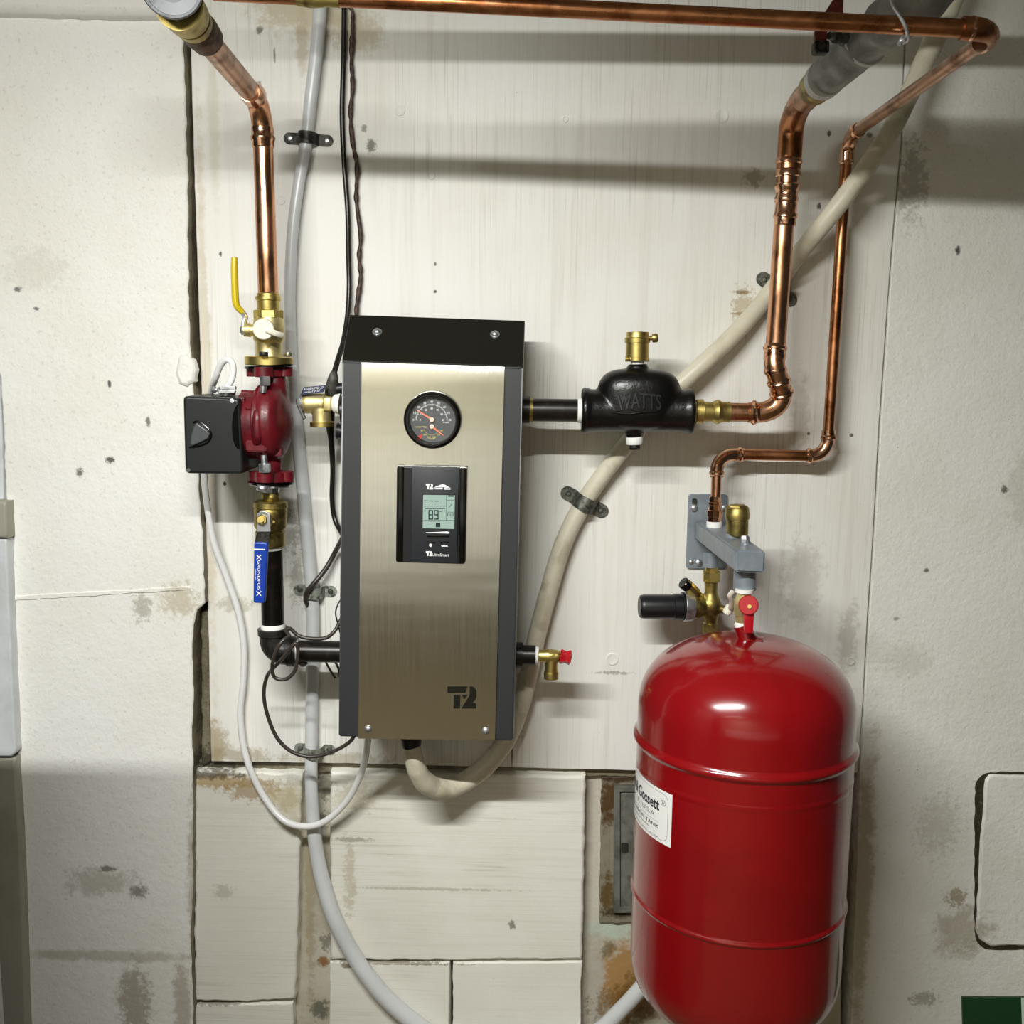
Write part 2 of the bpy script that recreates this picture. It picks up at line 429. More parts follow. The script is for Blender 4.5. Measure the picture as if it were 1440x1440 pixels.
M['w_panel'] = wall_mat('white_painted_plywood', '#efeee8', '#e8e6dc', 'v', [
    (430, 10, 85, 42, '#c3b795', .8, .45, 16), (500, 45, 45, 32, '#bcb091', .75, .4, 20), (425, 60, 10, 50, '#b8a988', .6, .4, 20),
    (1045, 430, 16, 26, '#a8905c', .55, 1.0, 40), (1043, 411, 14, 3, '#7c6532', .8, .5, 60), (1043, 441, 15, 2.4, '#8a7444', .7, .5, 60),
    (297, 1045, 26, 40, '#a08a5c', .7, .5, 18), (330, 1062, 60, 14, '#9a8c68', .6, .6, 20), (470, 1066, 90, 10, '#a89a7a', .5, .6, 24),
    (290, 560, 10, 420, '#c3b28e', .5, .5, 9), (300, 160, 9, 160, '#c8bd9f', .4, .5, 9),
    (405, 745, 22, 32, '#8b8a7a', .55, .8, 40), (418, 815, 12, 40, '#94917f', .5, .8, 40), (330, 850, 30, 12, '#a79f86', .5, .7, 30),
    (862, 946, 28, 3, '#7e7b6a', .6, .7, 60), (522, 205, 8, 11, '#4c4838', .8, .6, 60), (512, 180, 5, 6, '#5a5644', .7, .5, 60),
    (612, 410, 3, 2.5, '#201c14', .95, .3, 80), (612, 371, 2, 3, '#4a4432', .9, .3, 80), (363, 118, 5, 5, '#6b6654', .8, .5, 60),
    (386, 77, 2, 12, '#4c4735', .7, .3, 60), (365, 42, 6, 6, '#57523f', .8, .5, 60), (310, 357, 2.5, 4, '#2b271d', .9, .4, 80), (316, 680, 3, 4, '#26221a', .95, .3, 80),
    (1166, 188, 3, 5, '#3f3a2c', .9, .4, 60), (1223, 190, 5, 4, '#4a3c2a', .8, .4, 60), (1152, 290, 4, 5, '#4a4534', .9, .5, 60), (1137, 610, 2.5, 2.5, '#1e1a14', .95, .3, 60), (1197, 612, 3, 3, '#5a4a30', .9, .3, 60),
    (720, 1060, 1.6, 24, '#4f4a3a', .85, .1, 60), (1060, 250, 16, 14, '#8b8670', .5, .8, 40), (1192, 900, 16, 60, '#8f8b7b', .4, .6, 20), (1125, 590, 14, 70, '#a9a596', .4, .6, 20), (1128, 820, 30, 70, '#b3af9f', .4, .7, 20)],
    speck=.35)
M['w_stucco'] = wall_mat('off_white_stucco', '#efeee8', '#e6e5dc', None, [
    (1283, 255, 22, 60, '#7b7566', .45, .8, 30), (1347, 352, 4, 7, '#38352a', .9, .5, 60), (1412, 688, 6, 6, '#38352a', .85, .6, 60), (1303, 802, 4, 4, '#46422f', .8, .6, 60), (1260, 870, 6, 3, '#57523f', .6, .4, 60),
    (1345, 1262, 16, 16, '#9d9176', .8, .8, 40), (1352, 1310, 44, 42, '#a29980', .6, .6, 14), (1300, 1405, 22, 12, '#7e7866', .55, .9, 40),
    (1320, 1160, 34, 50, '#a9a596', .35, .9, 40), (1212, 1250, 16, 240, '#a08f6a', .55, .5, 14), (1440, 690, 30, 60, '#a9a491', .3, .7, 20), (1278, 930, 40, 26, '#c7c4b8', .4, .6, 30)],
    speck=.7, bump=.75, lump=.3)
M['w_block'] = wall_mat('white_painted_block', '#efeee4', '#e6e3d6', 'h', [
    (310, 1098, 50, 13, '#b08f4e', .75, .6, 26), (355, 1108, 40, 18, '#9c7c44', .65, .7, 30), (400, 1120, 24, 26, '#b3a274', .6, .7, 24), (300, 1088, 50, 8, '#4c4432', .8, .6, 40), (415, 1130, 20, 40, '#b9ad8a', .5, .7, 26),
    (500, 1120, 30, 24, '#c1b797', .5, .8, 40), (494, 1178, 34, 4, '#87836f', .6, .5, 40), (493, 1230, 9, 70, '#b5aa8c', .5, .8, 30), (720, 1298, 6, 7, '#6f6b5b', .8, .8, 50), (560, 1351, 90, 3, '#6b5c40', .7, .6, 40), (600, 1247, 120, 2.5, '#b1ab94', .6, .6, 40),
    (316, 1252, 16, 12, '#b0ab98', .5, .7, 40), (300, 1410, 40, 5, '#6c5c44', .7, .6, 40), (490, 1355, 14, 4, '#7a6548', .8, .5, 40)],
    speck=.5, bump=.5)
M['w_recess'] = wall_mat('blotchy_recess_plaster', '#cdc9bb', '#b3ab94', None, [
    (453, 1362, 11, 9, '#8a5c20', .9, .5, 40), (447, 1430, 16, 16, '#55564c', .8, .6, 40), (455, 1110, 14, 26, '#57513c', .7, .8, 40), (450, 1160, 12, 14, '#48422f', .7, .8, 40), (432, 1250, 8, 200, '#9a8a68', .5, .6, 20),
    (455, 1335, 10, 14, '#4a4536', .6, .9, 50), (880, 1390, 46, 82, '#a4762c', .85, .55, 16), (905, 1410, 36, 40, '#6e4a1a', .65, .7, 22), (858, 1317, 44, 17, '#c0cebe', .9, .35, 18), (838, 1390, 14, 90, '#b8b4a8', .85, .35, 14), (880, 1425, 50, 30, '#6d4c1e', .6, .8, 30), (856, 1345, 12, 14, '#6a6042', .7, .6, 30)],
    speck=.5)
M['mortar'] = wall_mat('dirty_grey_mortar', '#857e68', '#5c5440', None, [(300, 1075, 40, 30, '#2e2a1c', .8, .5, 30), (355, 1078, 60, 8, '#3f3a2a', .6, .6, 30)], speck=.8, bump=1., lump=.8)
M['dark_gap'] = wall_mat('grimy_gap', '#3a3322', '#221d13', None, [(283, 300, 14, 330, '#171309', .8, .3, 8)], speck=.5, bump=1., lump=.8)
M['w_trim'] = mk('pale_painted_metal_trim', '#d5d9da', 0, .4, ('#bfc2c0', 9, .4, .7), (60, .1))
M['w_trim_grey'] = mk('grey_painted_plank', '#a09d8e', 0, .55, ('#8f8b7a', 9, .4, .7), (60, .2))
M['w_rust'] = wall_mat('rusty_box_surround', '#8b8674', '#6d6650', None, [(857, 1130, 14, 44, '#4f3510', .95, .5, 30), (870, 1098, 40, 10, '#3c2a10', .95, .4, 30), (856, 1265, 14, 40, '#5b4418', .9, .6, 30), (880, 1290, 40, 10, '#3a2f18', .95, .4, 30)], speck=.5)
M['floor'] = mk('dark_concrete_floor', '#695d43', 0, .7, ('#564b35', 3, .4, .6), (30, .3, .003))
M['ceil'] = mk('white_ceiling_paint', '#b9b4a4', 0, .7, ('#a19c8c', 2, .4, .6))
M['rear'] = mk('cream_rear_wall_paint', '#9c9988', 0, .6, ('#8c8978', 1.5, .4, .6))

def struct(name, data, mat, smooth=False): return obj(name, data, mat, None, smooth, kind='structure', sharp=40)
ZF, ZC = -1.62, .86
struct('floor', wbox(-2.6, 2.6, -4.2, .12, ZF-.05, ZF), 'floor')
struct('ceiling', wbox(-2.6, 2.6, -4.2, .12, ZC, ZC+.05), 'ceil')
struct('wall_back', wbox(-2.6, 2.6, .07, .12, ZF, ZC), 'dark_gap')
struct('wall_rear', wbox(-2.6, 2.6, -4.25, -4.2, ZF, ZC), 'rear')
def slab(name, outline, d1, d0, mat, amp=1.2, bev=.003, step=7, seed=0, kind='structure', **k):
    o = rough_edge(outline, step, amp, seed) if amp else outline
    return obj(name, prism(o, d1, d0, bev, 2), mat, None, True, kind=kind, sharp=50, **k)
# left pillar, its top beam and the trim beyond it
slab('wall_left', [(-70, -400), (250, -400), (253, -20), (257, 55), (261, 150), (263.5, 260), (264, 340), (265, 440), (267, 490), (271, 540), (276, 600), (279, 680), (283, 740), (286, 800), (288, 848), (277, 858), (271, 880), (270, 940), (271, 1000), (270, 1090), (271, 1240), (268, 1320), (272, 1440), (272, 1800), (62, 1800), (43, 1440), (33, 1250), (26, 1090), (21, 1000), (15, 850), (10, 740), (4, 600), (0, 530), (-30, 400)], .022, -.07, 'w_left', 1.3, .003, seed=1)
slab('wall_left_plaster_blob', [(252, 500), (262, 497), (272, 505), (276, 520), (274, 538), (262, 546), (250, 540), (246, 520)], .028, .01, 'w_left', 2.0, .006, 5, seed=6)
slab('wall_left_course', [(20, 838), (268, 824), (268, 830), (20, 845)], .0235, .01, 'w_left', 1.0, .0014, seed=5)
slab('wall_left_ledge', [(-200, -400), (200, -400), (252, -380), (254, 22), (120, 20), (-200, 12)], .05, .0, 'w_left', .8, .012, seed=2)
slab('trim_1', [(-220, 758), (9, 758), (13, 860), (22, 1058), (16, 1064), (-220, 1068)], .045, -.06, 'w_trim', .3, .003)
slab('trim_2', [(-220, 706), (8, 706), (10, 757), (-220, 757)], .05, -.06, 'w_trim_grey', .5, .004)
slab('trim_3', [(-220, 1068), (22, 1066), (30, 1200), (38, 1440), (55, 1800), (-220, 1800)], .04, -.06, 'w_trim_grey', .4, .005)
slab('trim_4', [(-220, -400), (-22, -400), (1, 560), (4, 640), (5, 706), (-220, 706)], .01, -.06, 'w_trim', .3, .003)
# groove mortar
wl = bpy.data.objects['wall_left']; wl.data.materials.append(M['mortar'])
for p_ in wl.data.polygons:
    if abs(p_.normal.x) > .5 and abs(p_.normal.y) < .3 and p_.center.x > 0 and p_.area > 1e-5: p_.material_index = 1
slab('trim_5', [(282, 860), (294, 860), (297, 1070), (284, 1078)], -.006, -.07, 'mortar', 1.4, .003, seed=4)
# plywood panel
panel = prism(rough_edge([(258, -400), (1300, -400), (1274, 0), (1267, 200), (1258, 300), (1248.5, 420), (1236, 600), (1227, 760), (1219, 880), (1212.5, 1000), (1206, 1087), (1000, 1086), (820, 1082), (722, 1079.5)]+[(719, 1079), (620, 1077), (480, 1073.5), (297, 1071), (295, 1000), (293, 880), (290, 750), (283, 540), (279, 420), (275, 300), (270, 140), (268, 60), (264, -100)], 9, .35, 6), 0, -.018, .0012, 1)
knots = []
for (x, y, r) in ((562, 155, 8), (795, 168, 4.5), (606, 247, 6), (1015, 163, 10), (395, 281, 7), (391, 720, 6), (861, 927, 9), (1196, 930, 6), (955, 840, 3)):
    c = P(x, y, 0); s_ = S(x, y, 0)
    knots.append(lathe(c+Vector((0, .001, 0)), c+Vector((0, -.0016, 0)), [(0, r*s_), (.9, r*s_*.95), (1, r*s_*.8), (.75, r*s_*.62), (.7, r*s_*.3), (.72, .0002)], 20))
obj('plywood_backing_panel', join(panel, *knots), 'w_panel', None, True, 'large white painted plywood panel with vertical grain behind the boiler and pipes', 'wall panel', sharp=40)
slab('trim_6', [(262, 1068), (430, 1070), (620, 1074), (830, 1080), (1205, 1084), (1205, 1096), (830, 1093), (620, 1090), (430, 1088), (265, 1086)], -.014, -.07, 'mortar', 1.6, .004, seed=8)
# right stucco wall and patch
slab('wall_right', [(1302, -400), (1276, 0), (1269.5, 200), (1260.5, 300), (1251, 420), (1239, 600), (1230, 760), (1222, 880), (1215, 1000), (1209, 1090), (1206, 1200), (1201, 1330), (1197, 1440), (1190, 1800), (2400, 1800), (2400, -400)], .0005, -.07, 'w_stucco', .35, .0015, seed=11)
slab('wall_right_patch_edge', rrect(1371, 1086, 1560, 1336, 22), .0012, -.02, 'dark_gap', 1.4, .0005, seed=12)
slab('wall_right_patch', [(1392, 1090), (1560, 1090), (1560, 1331), (1392, 1331), (1378, 1322), (1372, 1308), (1374, 1290), (1378, 1200), (1384, 1120), (1386, 1096)], .005, -.02, 'w_stucco', 1.2, .005, seed=13)
# lower block courses and recesses
slab('wall_lower_left', [(275, 1084), (340, 1085), (425, 1088), (421, 1200), (419, 1300), (415, 1404), (340, 1410), (274, 1408), (273, 1200)], .004, -.07, 'w_block', 1.5, .004, seed=21)
slab('wall_lower_left_course', [(273, 1413), (412, 1410), (410, 1800), (273, 1800)], .002, -.07, 'w_block', 1.2, .004, seed=22)
slab('wall_lower_middle', [(464, 1086), (560, 1088), (824, 1091), (822, 1200), (819, 1350), (640, 1351), (464, 1351)], .008, -.07, 'w_block', 1.3, .005, seed=23)
slab('wall_lower_middle_course', [(464, 1353.5), (632, 1354), (630, 1800), (462, 1800)], .008, -.07, 'w_block', .9, .002, seed=24)
slab('wall_lower_middle_course_end', [(637, 1354), (819, 1353), (817, 1380), (819, 1800), (635, 1800)], .007, -.07, 'w_block', .9, .002, seed=25)
struct('wall_recess', prism([(405, 1082), (480, 1082), (480, 1800), (405, 1800)], -.022, -.07), 'w_recess')
struct('wall_recess_right', prism([(800, 1085), (1184, 1088), (1180, 1800), (800, 1800)], -.024, -.07), 'w_recess')
# old electrical box in the recess
eb = thing('electrical_box', 'old grey metal box with rusty surround recessed low in the wall beside the red tank', 'electrical box', P(900, 1200, -.02))
obj('surround', prism(rough_edge([(846, 1092), (960, 1092), (960, 1298), (843, 1298)], 6, 1.5, 31), -.016, -.0236, .002), 'w_rust', eb, sharp=50)
obj('frame', join(prism([(864, 1106), (955, 1106), (955, 1114), (872, 1114), (872, 1276), (955, 1276), (955, 1284), (863, 1284)], -.006, -.02, .001)), 'door_grey', eb)
dr = obj('door', prism(quadround([(873, 1115), (955, 1115), (955, 1275), (873, 1275)], 3), -.009, -.018, .001), 'door_grey', eb)
obj('keyhole', prism(rrect(873.5, 1185, 884, 1200, 3), -.0084, -.012, .0003), 'hole', dr)
# green sign
gs = thing('wall_sign', 'dark green sign with a pale mint edge low on the stucco wall', 'sign', P(1400, 1425, .002))
obj('sign_board', prism([(1353, 1403), (1560, 1404), (1560, 1520), (1357, 1520)], .006, .0008, .0005), 'green', gs)
obj('mint_stripe', prism([(1436, 1403.4), (1560, 1404), (1560, 1520), (1440, 1520)], .0066, .006), 'mint', gs)

# ================================================================== boiler
DF = .2
bo = thing('electric_boiler', 'tall black electric boiler with a brushed steel front, gauge and thermostat', 'boiler', P(600, 1040, .1))
TL, TR, BR, BL = P(481, 508.6, DF), P(735.5, 517, DF), P(721.5, 1042, DF), P(476, 1036, DF)
UL, UR = P(492, 443, .13), P(738, 451.5, .13)
DLb, DRb = BL+Vector((UL.x-TL.x+.0, 0, 0)), BR+Vector((UR.x-TR.x, 0, 0))
def wy(v, y): return Vector((v.x, y, v.z))
DL2, DR2 = wy(DLb, -.13), wy(DRb, -.13)
V = [TL, TR, BR, BL, UL, UR, wy(DL2, -.13), wy(DR2, -.13), wy(UL, -.078), wy(UR, -.078), wy(DL2, -.078), wy(DR2, -.078)]
Fc = [(0, 1, 2, 3), (4, 8, 9, 5), (0, 3, 6, 10, 8, 4), (1, 5, 9, 11, 7, 2), (3, 2, 7, 11, 10, 6), (8, 10, 11, 9)]
import bmesh
def bevelled(data, w, segs=2):
    me = bpy.data.meshes.new('t'); me.from_pydata([tuple(v) for v in data[0]], [], data[1]); bm = bmesh.new(); bm.from_mesh(me); bpy.data.meshes.remove(me)
    bmesh.ops.recalc_face_normals(bm, faces=bm.faces)
    bmesh.ops.bevel(bm, geom=list(bm.edges), offset=w, segments=segs, affect='EDGES', clamp_overlap=True)
    bm.verts.index_update(); r = ([v.co.copy() for v in bm.verts], [tuple(v.index for v in f.verts) for f in bm.faces]); bm.free(); return r
obj('cabinet', bevelled((V, Fc+[(0, 4, 5, 1)]), .0022), 'grey_box', bo, sharp=25, label='charcoal sheet metal cabinet sides')
for (x0, z0) in ((-.24, -.03), (-.08, -.03), (-.24, -.46)): obj('mounting_bracket', wbox(x0, x0+.04, -.08, -.0005, z0-.02, z0+.02), 'grey_box', bo, False)
# black sloping top cover
n_up = (TR-TL).cross(UL-TL).normalized(); n_up = -n_up if n_up.y > 0 else n_up
cv = [TL+(UL-TL)*.012, TR+(UR-TR)*.012, TR+(UR-TR)*.995, TL+(UL-TL)*.995]
tc = obj('top_cover', prism_w([c+n_up*.0016 for c in cv], .0016, .0008, 1, n_up), 'black_box', bo, label='black sloping top cover')
def onslope(px, py):
    w = R @ Vector(((px-720)/F, (720-py)/F, -1)); o = Vector((0, -DC, 0)); q = TL+n_up*.0016
    return o+w*((q-o).dot(n_up)/w.dot(n_up))
for (x, y) in ((530.5, 467), (696, 470.5)):
    A = onslope(x, y); r = 5.2*S(x, y, .17)
    pr = [(0, r), (.2, r)]+[(.2+.8*math.sin(a), r*math.cos(a)) for a in [math.pi/2*k/5 for k in range(1, 5)]]+[(1, .0001)]
    wsh = obj('screw', join(lathe(A, A+n_up*.0012, [(0, r*1.35), (1, r*1.3)], 20), lathe(A+n_up*.001, A+n_up*.006, pr, 20)), 'steel_zinc', tc)
def steel():
    V_, F_ = [], []; nu, nv = 36, 90
    tl, tr, br, bl = Vector((508.7, 509.6)), Vector((709.5, 516)), Vector((696, 1041)), Vector((504, 1038.6))
    for j in range(nv+1):
        tv = (j/nv)**1.8
        for i in range(nu+1):
            tu = i/nu; q_ = (tl*(1-tu)+tr*tu)*(1-tv)+(bl*(1-tu)+br*tu)*tv
            k = max(0, 1-tv*530/(34+6*math.sin(tu*5+.6)))
            V_.append(P(q_.x, q_.y, DF+.004-.0026*k*k))
    n = len(V_)
    for j in range(nv):
        for i in range(nu): a_ = j*(nu+1)+i; F_.append((a_, a_+nu+1, a_+nu+2, a_+1))
    rim = [i for i in range(nu+1)]+[j*(nu+1)+nu for j in range(1, nv+1)]+[nv*(nu+1)+i for i in range(nu-1, -1, -1)]+[j*(nu+1) for j in range(nv-1, 0, -1)]
    for r_ in rim: V_.append(Vector((V_[r_].x, -DF-.0002, V_[r_].z)))
    m = len(rim)
    for k in range(m): k2 = (k+1) % m; F_.append((rim[k], rim[k2], n+k2, n+k))
    return V_, F_
sp = obj('front_panel', steel(), 'brushed', bo, sharp=30, label='brushed stainless front panel')
for (x, y) in ((518, 1025), (683, 1027.5)): screw((x, y, DF+.004), 5.2, sp)
# T2 emblem
o = lambda x, y: (460+x/4.8, 850+y/4.8)
tw = [[o(812, 552), o(948, 552), o(934, 597), o(812, 597)], [o(855, 608), o(900, 608), o(897, 703), o(853, 703)], [o(906, 608), o(950, 608), o(926, 640)],
      [o(962, 552), o(982, 554), o(998, 566), o(1008, 588), o(1009, 620), o(1000, 645), o(984, 664), o(1006, 666), o(1006, 703), o(906, 703), o(962, 612)]]
obj('emblem', flatstuff(tw, DF+.0047, .0006), 'black_box', sp, False, label='dark printed emblem')
# gauge
GD = DF+.004; gc = P(609, 590, GD); gs_ = S(609, 590, GD)
ga = obj('pressure_gauge', lathe(gc, gc+Vector((0, -.022, 0)), [(0, 40.2*gs_), (.55, 40.2*gs_), (.85, 38.6*gs_), (1, 35.8*gs_), (1, 33.5*gs_), (.75, 32.3*gs_), (.4, 32*gs_)], 64), 'gloss_black', bo, label='round black gauge bezel')
FD = GD+.0105
obj('dial', lathe(P(609, 590, FD)+Vector((0, .002, 0)), P(609, 590, FD), [(0, 32*gs_), (1, 32*gs_)], 48), 'gauge_face', ga)
marks, white, yel = [], [], []
gx, gy = 607, 590.5
def pol(cx, cy, r, a): return (cx+r*math.cos(a), cy-r*math.sin(a))
def tick(cx, cy, r0, r1, a, w): 
    p0, p1 = pol(cx, cy, r0, a), pol(cx, cy, r1, a); nx, ny = -math.sin(a)*w/2, -math.cos(a)*w/2
    return [(p0[0]+nx, p0[1]+ny), (p1[0]+nx, p1[1]+ny), (p1[0]-nx, p1[1]-ny), (p0[0]-nx, p0[1]-ny)]
for k in range(41):
    a = math.radians(180-k*4.5); white.append(tick(gx, gy, 19.8 if k % 5 == 0 else 20.8, 22.6, a, .55))
for k in range(17):
    a = math.radians(200+k*8.75); yel.append(tick(gx, gy+10, 10.5, 11.9, a, .45))
obj('scale_ticks', polys(white, FD+.0003), 'white_print', ga, False)
obj('lower_scale_ticks', polys(yel, FD+.0003), 'yellow_print', ga, False)
def ptext(s, cx, cy, h, d, wd=None, rot=0):
    w = wd or h*.62*len(s); cr, sr = math.cos(math.radians(rot)), math.sin(math.radians(rot))
    def fn(u, v):
        x, y = (u-.5)*w, (.5-v)*h; return P(cx+x*cr-y*sr, cy+x*sr+y*cr, d)
    return text(s, fn)
nums = [ptext(str(v), *pol(gx, gy, 25.6, math.radians(180-i*22.5)), 3., FD+.0003) for i, v in enumerate((0, 10, 20, 30, 40, 50, 60, 70, 80))]
nums += [ptext(str(v), *pol(gx, gy, 16.2, math.radians(180-i*30)), 2.8, FD+.0003) for i, v in enumerate((0, 10, 20, 30, 40, 50, 60))]
nums += [ptext('PRESSURE', gx, gy-28.8, 1.7, FD+.0003, 15), ptext('PSI', 625.5, 594, 2, FD+.0003, 4), ptext('kPa', 629.5, 594, 2, FD+.0003, 4)]
obj('scale_numbers', join(*nums), 'white_print', ga, False)
ynum = [ptext(s, *pol(gx, gy+10, 14.6, math.radians(200+i*28)), 2.4, FD+.0003) for i, s in enumerate(('60', '100', '140', '180', '220', '260'))]+[ptext('WATTS', 592, 600.5, 2.3, FD+.0003, 15), ptext('TEMP', gx, 617, 1.8, FD+.0003, 10)]
obj('lower_scale_numbers', join(*ynum), 'yellow_print', ga, False)
obj('red_mark', polys([[(588, 614), (592.5, 610), (593.5, 613), (591.5, 617.5)]], FD+.0003), 'red_print', ga, False)
def needle(hx, hy, tx, ty, w0, w1): 
    a = math.atan2(ty-hy, tx-hx); nx, ny = -math.sin(a), math.cos(a)
    return [(hx+nx*w0, hy+ny*w0), (tx+nx*w1, ty+ny*w1), (tx-nx*w1, ty-ny*w1), (hx-nx*w0, hy-ny*w0)]
obj('pressure_needle', flatstuff([needle(607.5, 590, 586, 576.5, 1.5, .5)], FD+.002, .0006), 'needle', ga, False)
obj('temperature_needle', flatstuff([needle(607.5, 600, 623.5, 612.5, 1.5, .5)], FD+.002, .0006), 'needle', ga, False)
for (x, y) in ((607.3, 590.3), (607.3, 600)): obj('needle_hub', L((x, y, FD), (x, y, FD+.004), [(0, 3.3), (.8, 3.3), (1, 2.2)], 20), 'hub', ga)
obj('gauge_glass', lathe(P(609, 590, FD)+Vector((0, -.0055, 0)), P(609, 590, FD)+Vector((0, -.0062, 0)), [(0, 33*gs_), (1, 33*gs_)], 48), 'glass', ga)
# thermostat
th = obj('thermostat', prism(quadround([(558, 655.5), (656.5, 657.5), (654, 793.5), (556.5, 791)], 4), DF+.014, DF+.003, .0018, 3), 'black_plastic', bo, label='black thermostat control with a lit display')
q = lambda x, y: (540+x/9, 640+y/9)
tb = obj('face_plate', prism([q(355, 142), q(950, 152), q(922, 1370), q(340, 1355)], DF+.0185, DF+.012, .0015, 2), 'dark_plastic', th)
obj('side_rail', prism([q(172, 140), q(250, 142), q(235, 1352), q(155, 1350)], DF+.017, DF+.012, .002, 2), 'gloss_black', th)
obj('side_rail', prism([q(965, 158), q(1048, 160), q(1020, 1372), q(940, 1370)], DF+.017, DF+.012, .002, 2), 'gloss_black', th)
TD = DF+.0187
obj('display_frame', prism([q(480, 485), q(905, 490), q(900, 940), q(478, 930)], TD, TD-.001), 'gloss_black', th, False)
LD = TD+.0006
obj('display', prism([q(495, 503), q(897, 507), q(890, 935), q(490, 925)], LD, LD-.001), 'lcd', th, False, label='grey green liquid crystal display')
ink = []
def rect(x0, y0, x1, y1): return [q(x0, y0), q(x1, y0), q(x1, y1), q(x0, y1)]
def seven(x, y, w, h, segs, t_=13):
    m = y+h/2; g = {'a': (x, y, x+w, y+t_), 'g': (x, m-t_/2, x+w, m+t_/2), 'd': (x, y+h-t_, x+w, y+h), 'f': (x, y, x+t_, m), 'b': (x+w-t_, y, x+w, m), 'e': (x, m, x+t_, y+h), 'c': (x+w-t_, m, x+w, y+h)}
    for s_ in segs: ink.append(rect(*g[s_]))
seven(562, 695, 58, 120, 'abcdefg'); seven(632, 695, 58, 120, 'abcdfg')
for r_ in ((505, 573, 550, 583), (570, 575, 620, 585), (640, 577, 690, 587), (502, 645, 775, 648), (785, 510, 788, 825), (790, 568, 893, 571), (790, 720, 893, 723), (500, 822, 890, 825), (812, 508, 885, 526), (655, 858, 712, 912), (520, 668, 775, 680), (700, 710, 728, 716), (560, 832, 705, 838)): ink.append(rect(*r_))
for k in range(5): ink.append(rect(800+k*18, 740, 806+k*18, 775))
ink.append([q(820, 660), q(852, 620), q(856, 624), q(824, 664)])
obj('display_segments', polys(ink, LD+.0003), 'lcd_ink', th, False)
wp = [[q(530, 362), q(580, 362), q(575, 385), q(530, 385)], [q(545, 385), q(570, 385), q(568, 432), q(543, 432)], [q(585, 362), q(612, 366), q(622, 385), q(612, 412), q(624, 414), q(624, 434), q(572, 434), q(600, 385)],
      [q(628, 410), q(750, 362), q(848, 420), q(740, 404)], [q(640, 418), q(742, 410), q(742, 432), q(640, 432)], [q(760, 410), q(830, 425), q(846, 436), q(760, 436)],
      [q(528, 978), q(680, 972), q(800, 966), q(815, 970), q(832, 980), q(815, 992), q(800, 992), q(680, 988), q(528, 986)],
      [q(530, 1216), q(575, 1216), q(570, 1238), q(530, 1238)], [q(545, 1238), q(566, 1238), q(562, 1276), q(543, 1276)], [q(580, 1216), q(600, 1220), q(606, 1236), q(596, 1256), q(608, 1258), q(608, 1278), q(570, 1278), q(590, 1238)],
      [q(575, 1125), q(590, 1120), q(606, 1128), q(608, 1145), q(596, 1162), q(582, 1160), q(570, 1146)],
      [q(722, 1142), q(735, 1136), q(745, 1146), q(785, 1146), q(798, 1140), q(810, 1160), q(792, 1158), q(740, 1158), q(728, 1156)]]
obj('printed_emblem', polys(wp[:3], TD+.0003), 'white_print', th, False); obj('house_symbol', polys(wp[3:6], TD+.0003), 'white_print', th, False); obj('arrow_symbol', polys(wp[6:7], TD+.0003), 'white_print', th, False); obj('small_emblem', polys(wp[7:10], TD+.0003), 'white_print', th, False); obj('bulb_symbol', polys(wp[10:11], TD+.0003), 'white_print', th, False); obj('wrench_symbol', polys(wp[11:], TD+.0003), 'white_print', th, False)
obj('printed_name', text('UltraSmart', quadfn(q(612, 1240), q(822, 1246), q(820, 1284), q(611, 1278), TD+.0003)), 'white_print', th, False)
for r_ in ((540, 1012, 828, 1034), (540, 1094, 648, 1112), (705, 1092, 822, 1110)): obj('button', prism([q(r_[0], r_[1]), q(r_[2], r_[1]+3), q(r_[2], r_[3]+3), q(r_[0], r_[3])], TD+.0015, TD-.001, .0008), 'gloss_black', th)
# side bushings of the boiler
def pxat(v, d):      # horizontal offset helper: world x,z kept
    return Vector((v.x, -d, v.z))
obj('outlet_bushing', L((732, 576, .12), (745, 576.3, .12), [(0, 19), (1, 18.5)]), 'black_pipe', bo)
obj('sealing_ring', L((745, 576.3, .12), (749.5, 576.4, .12), [(0, 17.3), (1, 17)]), 'brass_old', bo)
obj('drain_bushing', L((722, 921, .12), (735, 921.3, .12), [(0, 18.5), (1, 18)]), 'black_pipe', bo)
obj('relief_boss', L((496, 578, .12), (481, 578, .12), [(0, 22), (1, 21)]), 'black_pipe', bo)
obj('cable_gland', L((490, 545, .09), (474, 547, .09), [(0, 8), (1, 8)]), 'black_plastic', bo)
obj('cable_gland', L((490, 608, .1), (474, 606, .1), [(0, 10), (.5, 10), (1, 12)]), 'black_plastic', bo)
obj('drain_boss', L((578, 1037, .13), (579, 1050, .13), [(0, 15), (.6, 14), (1, 13)]), 'black_plastic', bo)
